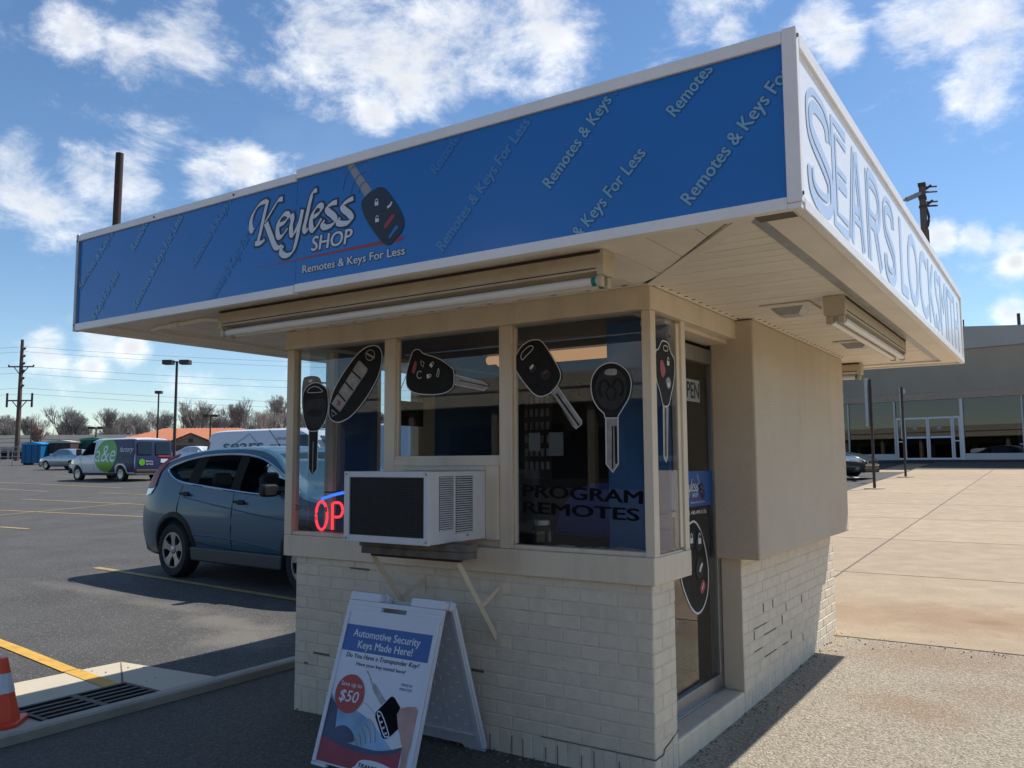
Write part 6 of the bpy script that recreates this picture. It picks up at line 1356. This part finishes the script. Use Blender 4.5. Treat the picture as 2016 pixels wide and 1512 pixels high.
for k in range(17): lbx('column', -20+k*2.6, -19.75+k*2.6, 1.3, 3.34, -.2, 0, 'trim_pale')
for k in range(9): lbx('window', -19+k*4.6, -17+k*4.6, 1.9, 3.2, 2.95, 2.99, 'tint_glass')
# bins, pallets, railing in front of it
def at_ground(x, y): return (x, y, GZ(x, y))
def dumpster(label, x, y, wd, h, body, lid, gr='waste containers'):
    t = thing('waste_container', label, 'waste container', at_ground(x, y), D2R(33.5), gr)
    m = MB(); m.prism([(-wd/2, .12), (wd/2, .12), (wd/2, h), (-wd/2, h)], lambda a, b, d: Vector((a, d, b)), -.9, .9); m.build('bin', body, t, bevel=.03)
    m = MB(); m.prism([(-wd/2-.05, h+.005), (wd/2+.05, h+.005), (wd/2+.1, h+.12), (.1, h+.28), (-wd/2-.05, h+.16)], lambda a, b, d: Vector((a, d, b)), -.98, .98); m.build('lid', lid, t)
    for k in (-1, 0, 1):
        m = MB(); m.box(k*wd*.32-.05, k*wd*.32+.05, -.96, -.901, .15, h-.05); m.build('rib', body, t)
    for s in (-1, 1):
        m = MB(); m.box(s*wd*.4-.08, s*wd*.4+.08, -.7, .7, 0, .119); m.build('skid', 'dark_steel', t)
dumpster('bright blue waste container with blue cover by the railing', -76.2, 35.4, 1.75, 1.75, 'bin_blue', 'bin_lid'); dumpster('dark brown waste container with pale edges beside the blue one', -75.2, 37.4, 2.0, 1.9, 'bin_brown', 'trim_pale'); dumpster('dark green waste container with lighter green cover behind the silver car', -74.5, 40.0, 2.2, 2.1, 'bin_green', 'bin_green_lid')
rl = thing('railing', 'galvanised pipe railing along the far edge of the lot', 'railing', at_ground(-80, 34)); 
RD = Vector((.834, .552, 0)); RA = Vector((-84.5, 31.0, 0))
def RP(u, z): p = RA+RD*u; return (p.x, p.y, GZ(p.x, p.y)+z)
for k in range(8):
    m = MB(); m.tube([RP(k*1.1, -.1), RP(k*1.1, 2.9 if k in (1, 4) else 1.7)], .05, 6); m.build('post', 'galv', rl, True)
for z in (.75, 1.2, 1.65):
    m = MB(); m.tube([RP(0, z), RP(7.7, z)], .045, 6); m.build('rail', 'galv', rl, True)
for k, (u, v_, h, mt, lab) in enumerate(((.5, -1.6, .9, 'wood_grey', 'stack of dark boards left of the blue container'), (2.2, -1.2, .5, 'pallet_wood', 'heap of pale broken pallets before the railing'))):
    p = RA+RD*u+Vector((.552, -.834, 0))*(-v_); t = thing('pallet_stack', lab, 'pallets', (p.x, p.y, GZ(p.x, p.y)), D2R(33+k*20))
    for q in range(5):
        m = MB(); m.obox((random.uniform(-.2, .2), 0, .08+q*h/5), Vector((.9, 0, random.uniform(-.06, .06)*(k+1))), Vector((0, .6, 0)), Vector((0, 0, .05))); m.build('plank', mt, t)

# ------------------------------------------------------------------ bare trees
def grow(seed, H, spread_, lev=6, base=.24, up_=.35):
    rnd = random.Random(seed); tr_, tw = MB(), MB()
    def seg(mb, a, b, ra, rb, n=3):
        d = (b-a); d.normalize(); x = d.cross(Vector((.3, .2, 1))); x.normalize(); y = d.cross(x); v = []
        for p, r in ((a, ra), (b, rb)):
            for k in range(n): t = 2*math.pi*k/n; v.append(p+x*math.cos(t)*r+y*math.sin(t)*r)
        mb.add(v, [(k, (k+1) % n, n+(k+1) % n, n+k) for k in range(n)])
    def rec(p, d, L, r, l):
        q = p; n = 3 if l > 2 else 2
        for i in range(n):
            d2 = (d+Vector((rnd.uniform(-.16, .16), rnd.uniform(-.16, .16), rnd.uniform(0, .12)))).normalized(); q2 = q+d2*L/n
            seg(tr_ if l >= lev-1 else tw, q, q2, r*(1-.25*i/n), r*(1-.25*(i+1)/n), 6 if l >= lev-1 else 3)
            if l > 0 and i > 0 or l == lev:
                for b in range(rnd.choice([1, 2]) if l < lev else (0 if i < n-1 else 2)):
                    az = rnd.uniform(0, 6.283); s = rnd.uniform(.5, .95)*spread_
                    nd = (d2+Vector((math.cos(az)*s, math.sin(az)*s, up_*rnd.uniform(0, 1)))).normalized(); rec(q2, nd, L*rnd.uniform(.62, .8), r*.55, l-1)
            q, d = q2, d2
        if l > 0:
            for b in range(2):
                az = rnd.uniform(0, 6.283); s = rnd.uniform(.3, .7)*spread_; nd = (d+Vector((math.cos(az)*s, math.sin(az)*s, up_*rnd.uniform(.2, 1)))).normalized(); rec(q, nd, L*rnd.uniform(.65, .85), r*.6, l-1)
    rec(Vector((0, 0, 0)), Vector((0, 0, 1)), H*.27, base, lev)
    zmax = max(p[2] for p in tw.v); k = H/zmax
    for mb in (tr_, tw): mb.v = [(p[0]*k, p[1]*k, p[2]*k) for p in mb.v]
    return tr_, tw
TREES = []
for sd, H, sp, mt in ((3, 9, .75, 'twig'), (8, 9, .95, 'twig'), (15, 9, .6, 'twig'), (21, 9, .85, 'twig_pale')):
    a, b = grow(sd, H, sp, 5, .22)
    t = thing('bare_tree', 'bare leafless tree in the tree line beyond the parking lot', 'tree', (0, 0, 0)); a.build('trunk', 'bark', t); b.build('crown', mt, t); TREES.append(t)
used = [False]*4
def tree(k, x, y, s, rz, label=None, group=None, sz=None):
    src = TREES[k]; z = GZ(x, y)-.2; scl = (s, s, sz or s)
    if not used[k]:
        used[k] = True; o = src; o.location = (x, y, z); o.rotation_euler = (0, 0, rz); o.scale = scl
    else: o = dup(src, None, (x, y, z), rz, scale=scl)
    o['label'] = label or 'bare leafless tree in the tree line beyond the parking lot'; o['group'] = group or 'bare trees in the tree line'
    return o
rt_ = random.Random(4)
fwd2 = Vector((-math.sin(YAW), math.cos(YAW), 0)); rgt2 = Vector((math.cos(YAW), math.sin(YAW), 0))
def tpos(px, depth): p = Vector((CAM.x, CAM.y, 0))+fwd2*depth+rgt2*((px-1008)/1629*depth); return p.x, p.y
for i in range(150):                       # the tree line: two irregular rows on the far side
    lat = -108+i*.77+rt_.uniform(-1.2, 1.2); dep = rt_.choice((138, 150, 165))+rt_.uniform(-5, 5)
    p = Vector((CAM.x, CAM.y, 0))+fwd2*dep+rgt2*lat; s = rt_.choice((.5, .62, .7, .76, .84, .92))*rt_.uniform(.9, 1.1)*(dep/150); tree(rt_.randrange(4), p.x, p.y, s, rt_.uniform(0, 6.28))
for k, px, dep, s, lab in ((1, 392, 128, 1.0, 'tall rounded bare tree above the orange roof'), (2, 478, 130, 1.02, 'tall bare tree with upswept limbs right of the orange roof'), (0, 560, 126, 1.0, 'tall bare tree beside the left edge of the kiosk'), (3, 530, 118, .78, 'broad pale twiggy bare tree behind the white van'), (1, 128, 136, 1.0, 'broad bare tree behind the grey roof right of the utility pole'), (0, 205, 140, .92, 'bare tree above the navy van')):
    x, y = tpos(px, dep); tree(k, x, y, s, k*1.7+px, lab)
a, b = grow(33, 4.2, .7, 5, .12); x, y = tpos(75, 88)
t = thing('young_tree', 'small reddish bare tree in front of the grey roofed building', 'tree', (x, y, GZ(x, y))); a.build('trunk', 'bark', t); b.build('crown', 'twig_red', t)
# brush under the tree line reads as one mass
m = MB(); rb = random.Random(9)
for i in range(15000):
    lat = rb.uniform(-110, 20); dep = rb.uniform(132, 172); p = Vector((CAM.x, CAM.y, 0))+fwd2*dep+rgt2*lat; h = rb.uniform(1.5, 5.6); z = GZ(p.x, p.y)
    q = p+Vector((rb.uniform(-.7, .7), rb.uniform(-.7, .7), 0)); w_ = rb.uniform(.05, .11); m.add([(p.x-w_, p.y, z-.2), (p.x+w_, p.y, z-.2), (q.x, q.y, z+h)], [(0, 1, 2)])
o = m.build('undergrowth', 'twig', kind='stuff'); o['label'] = 'bare brush at the foot of the far tree line'; o['category'] = 'brush'
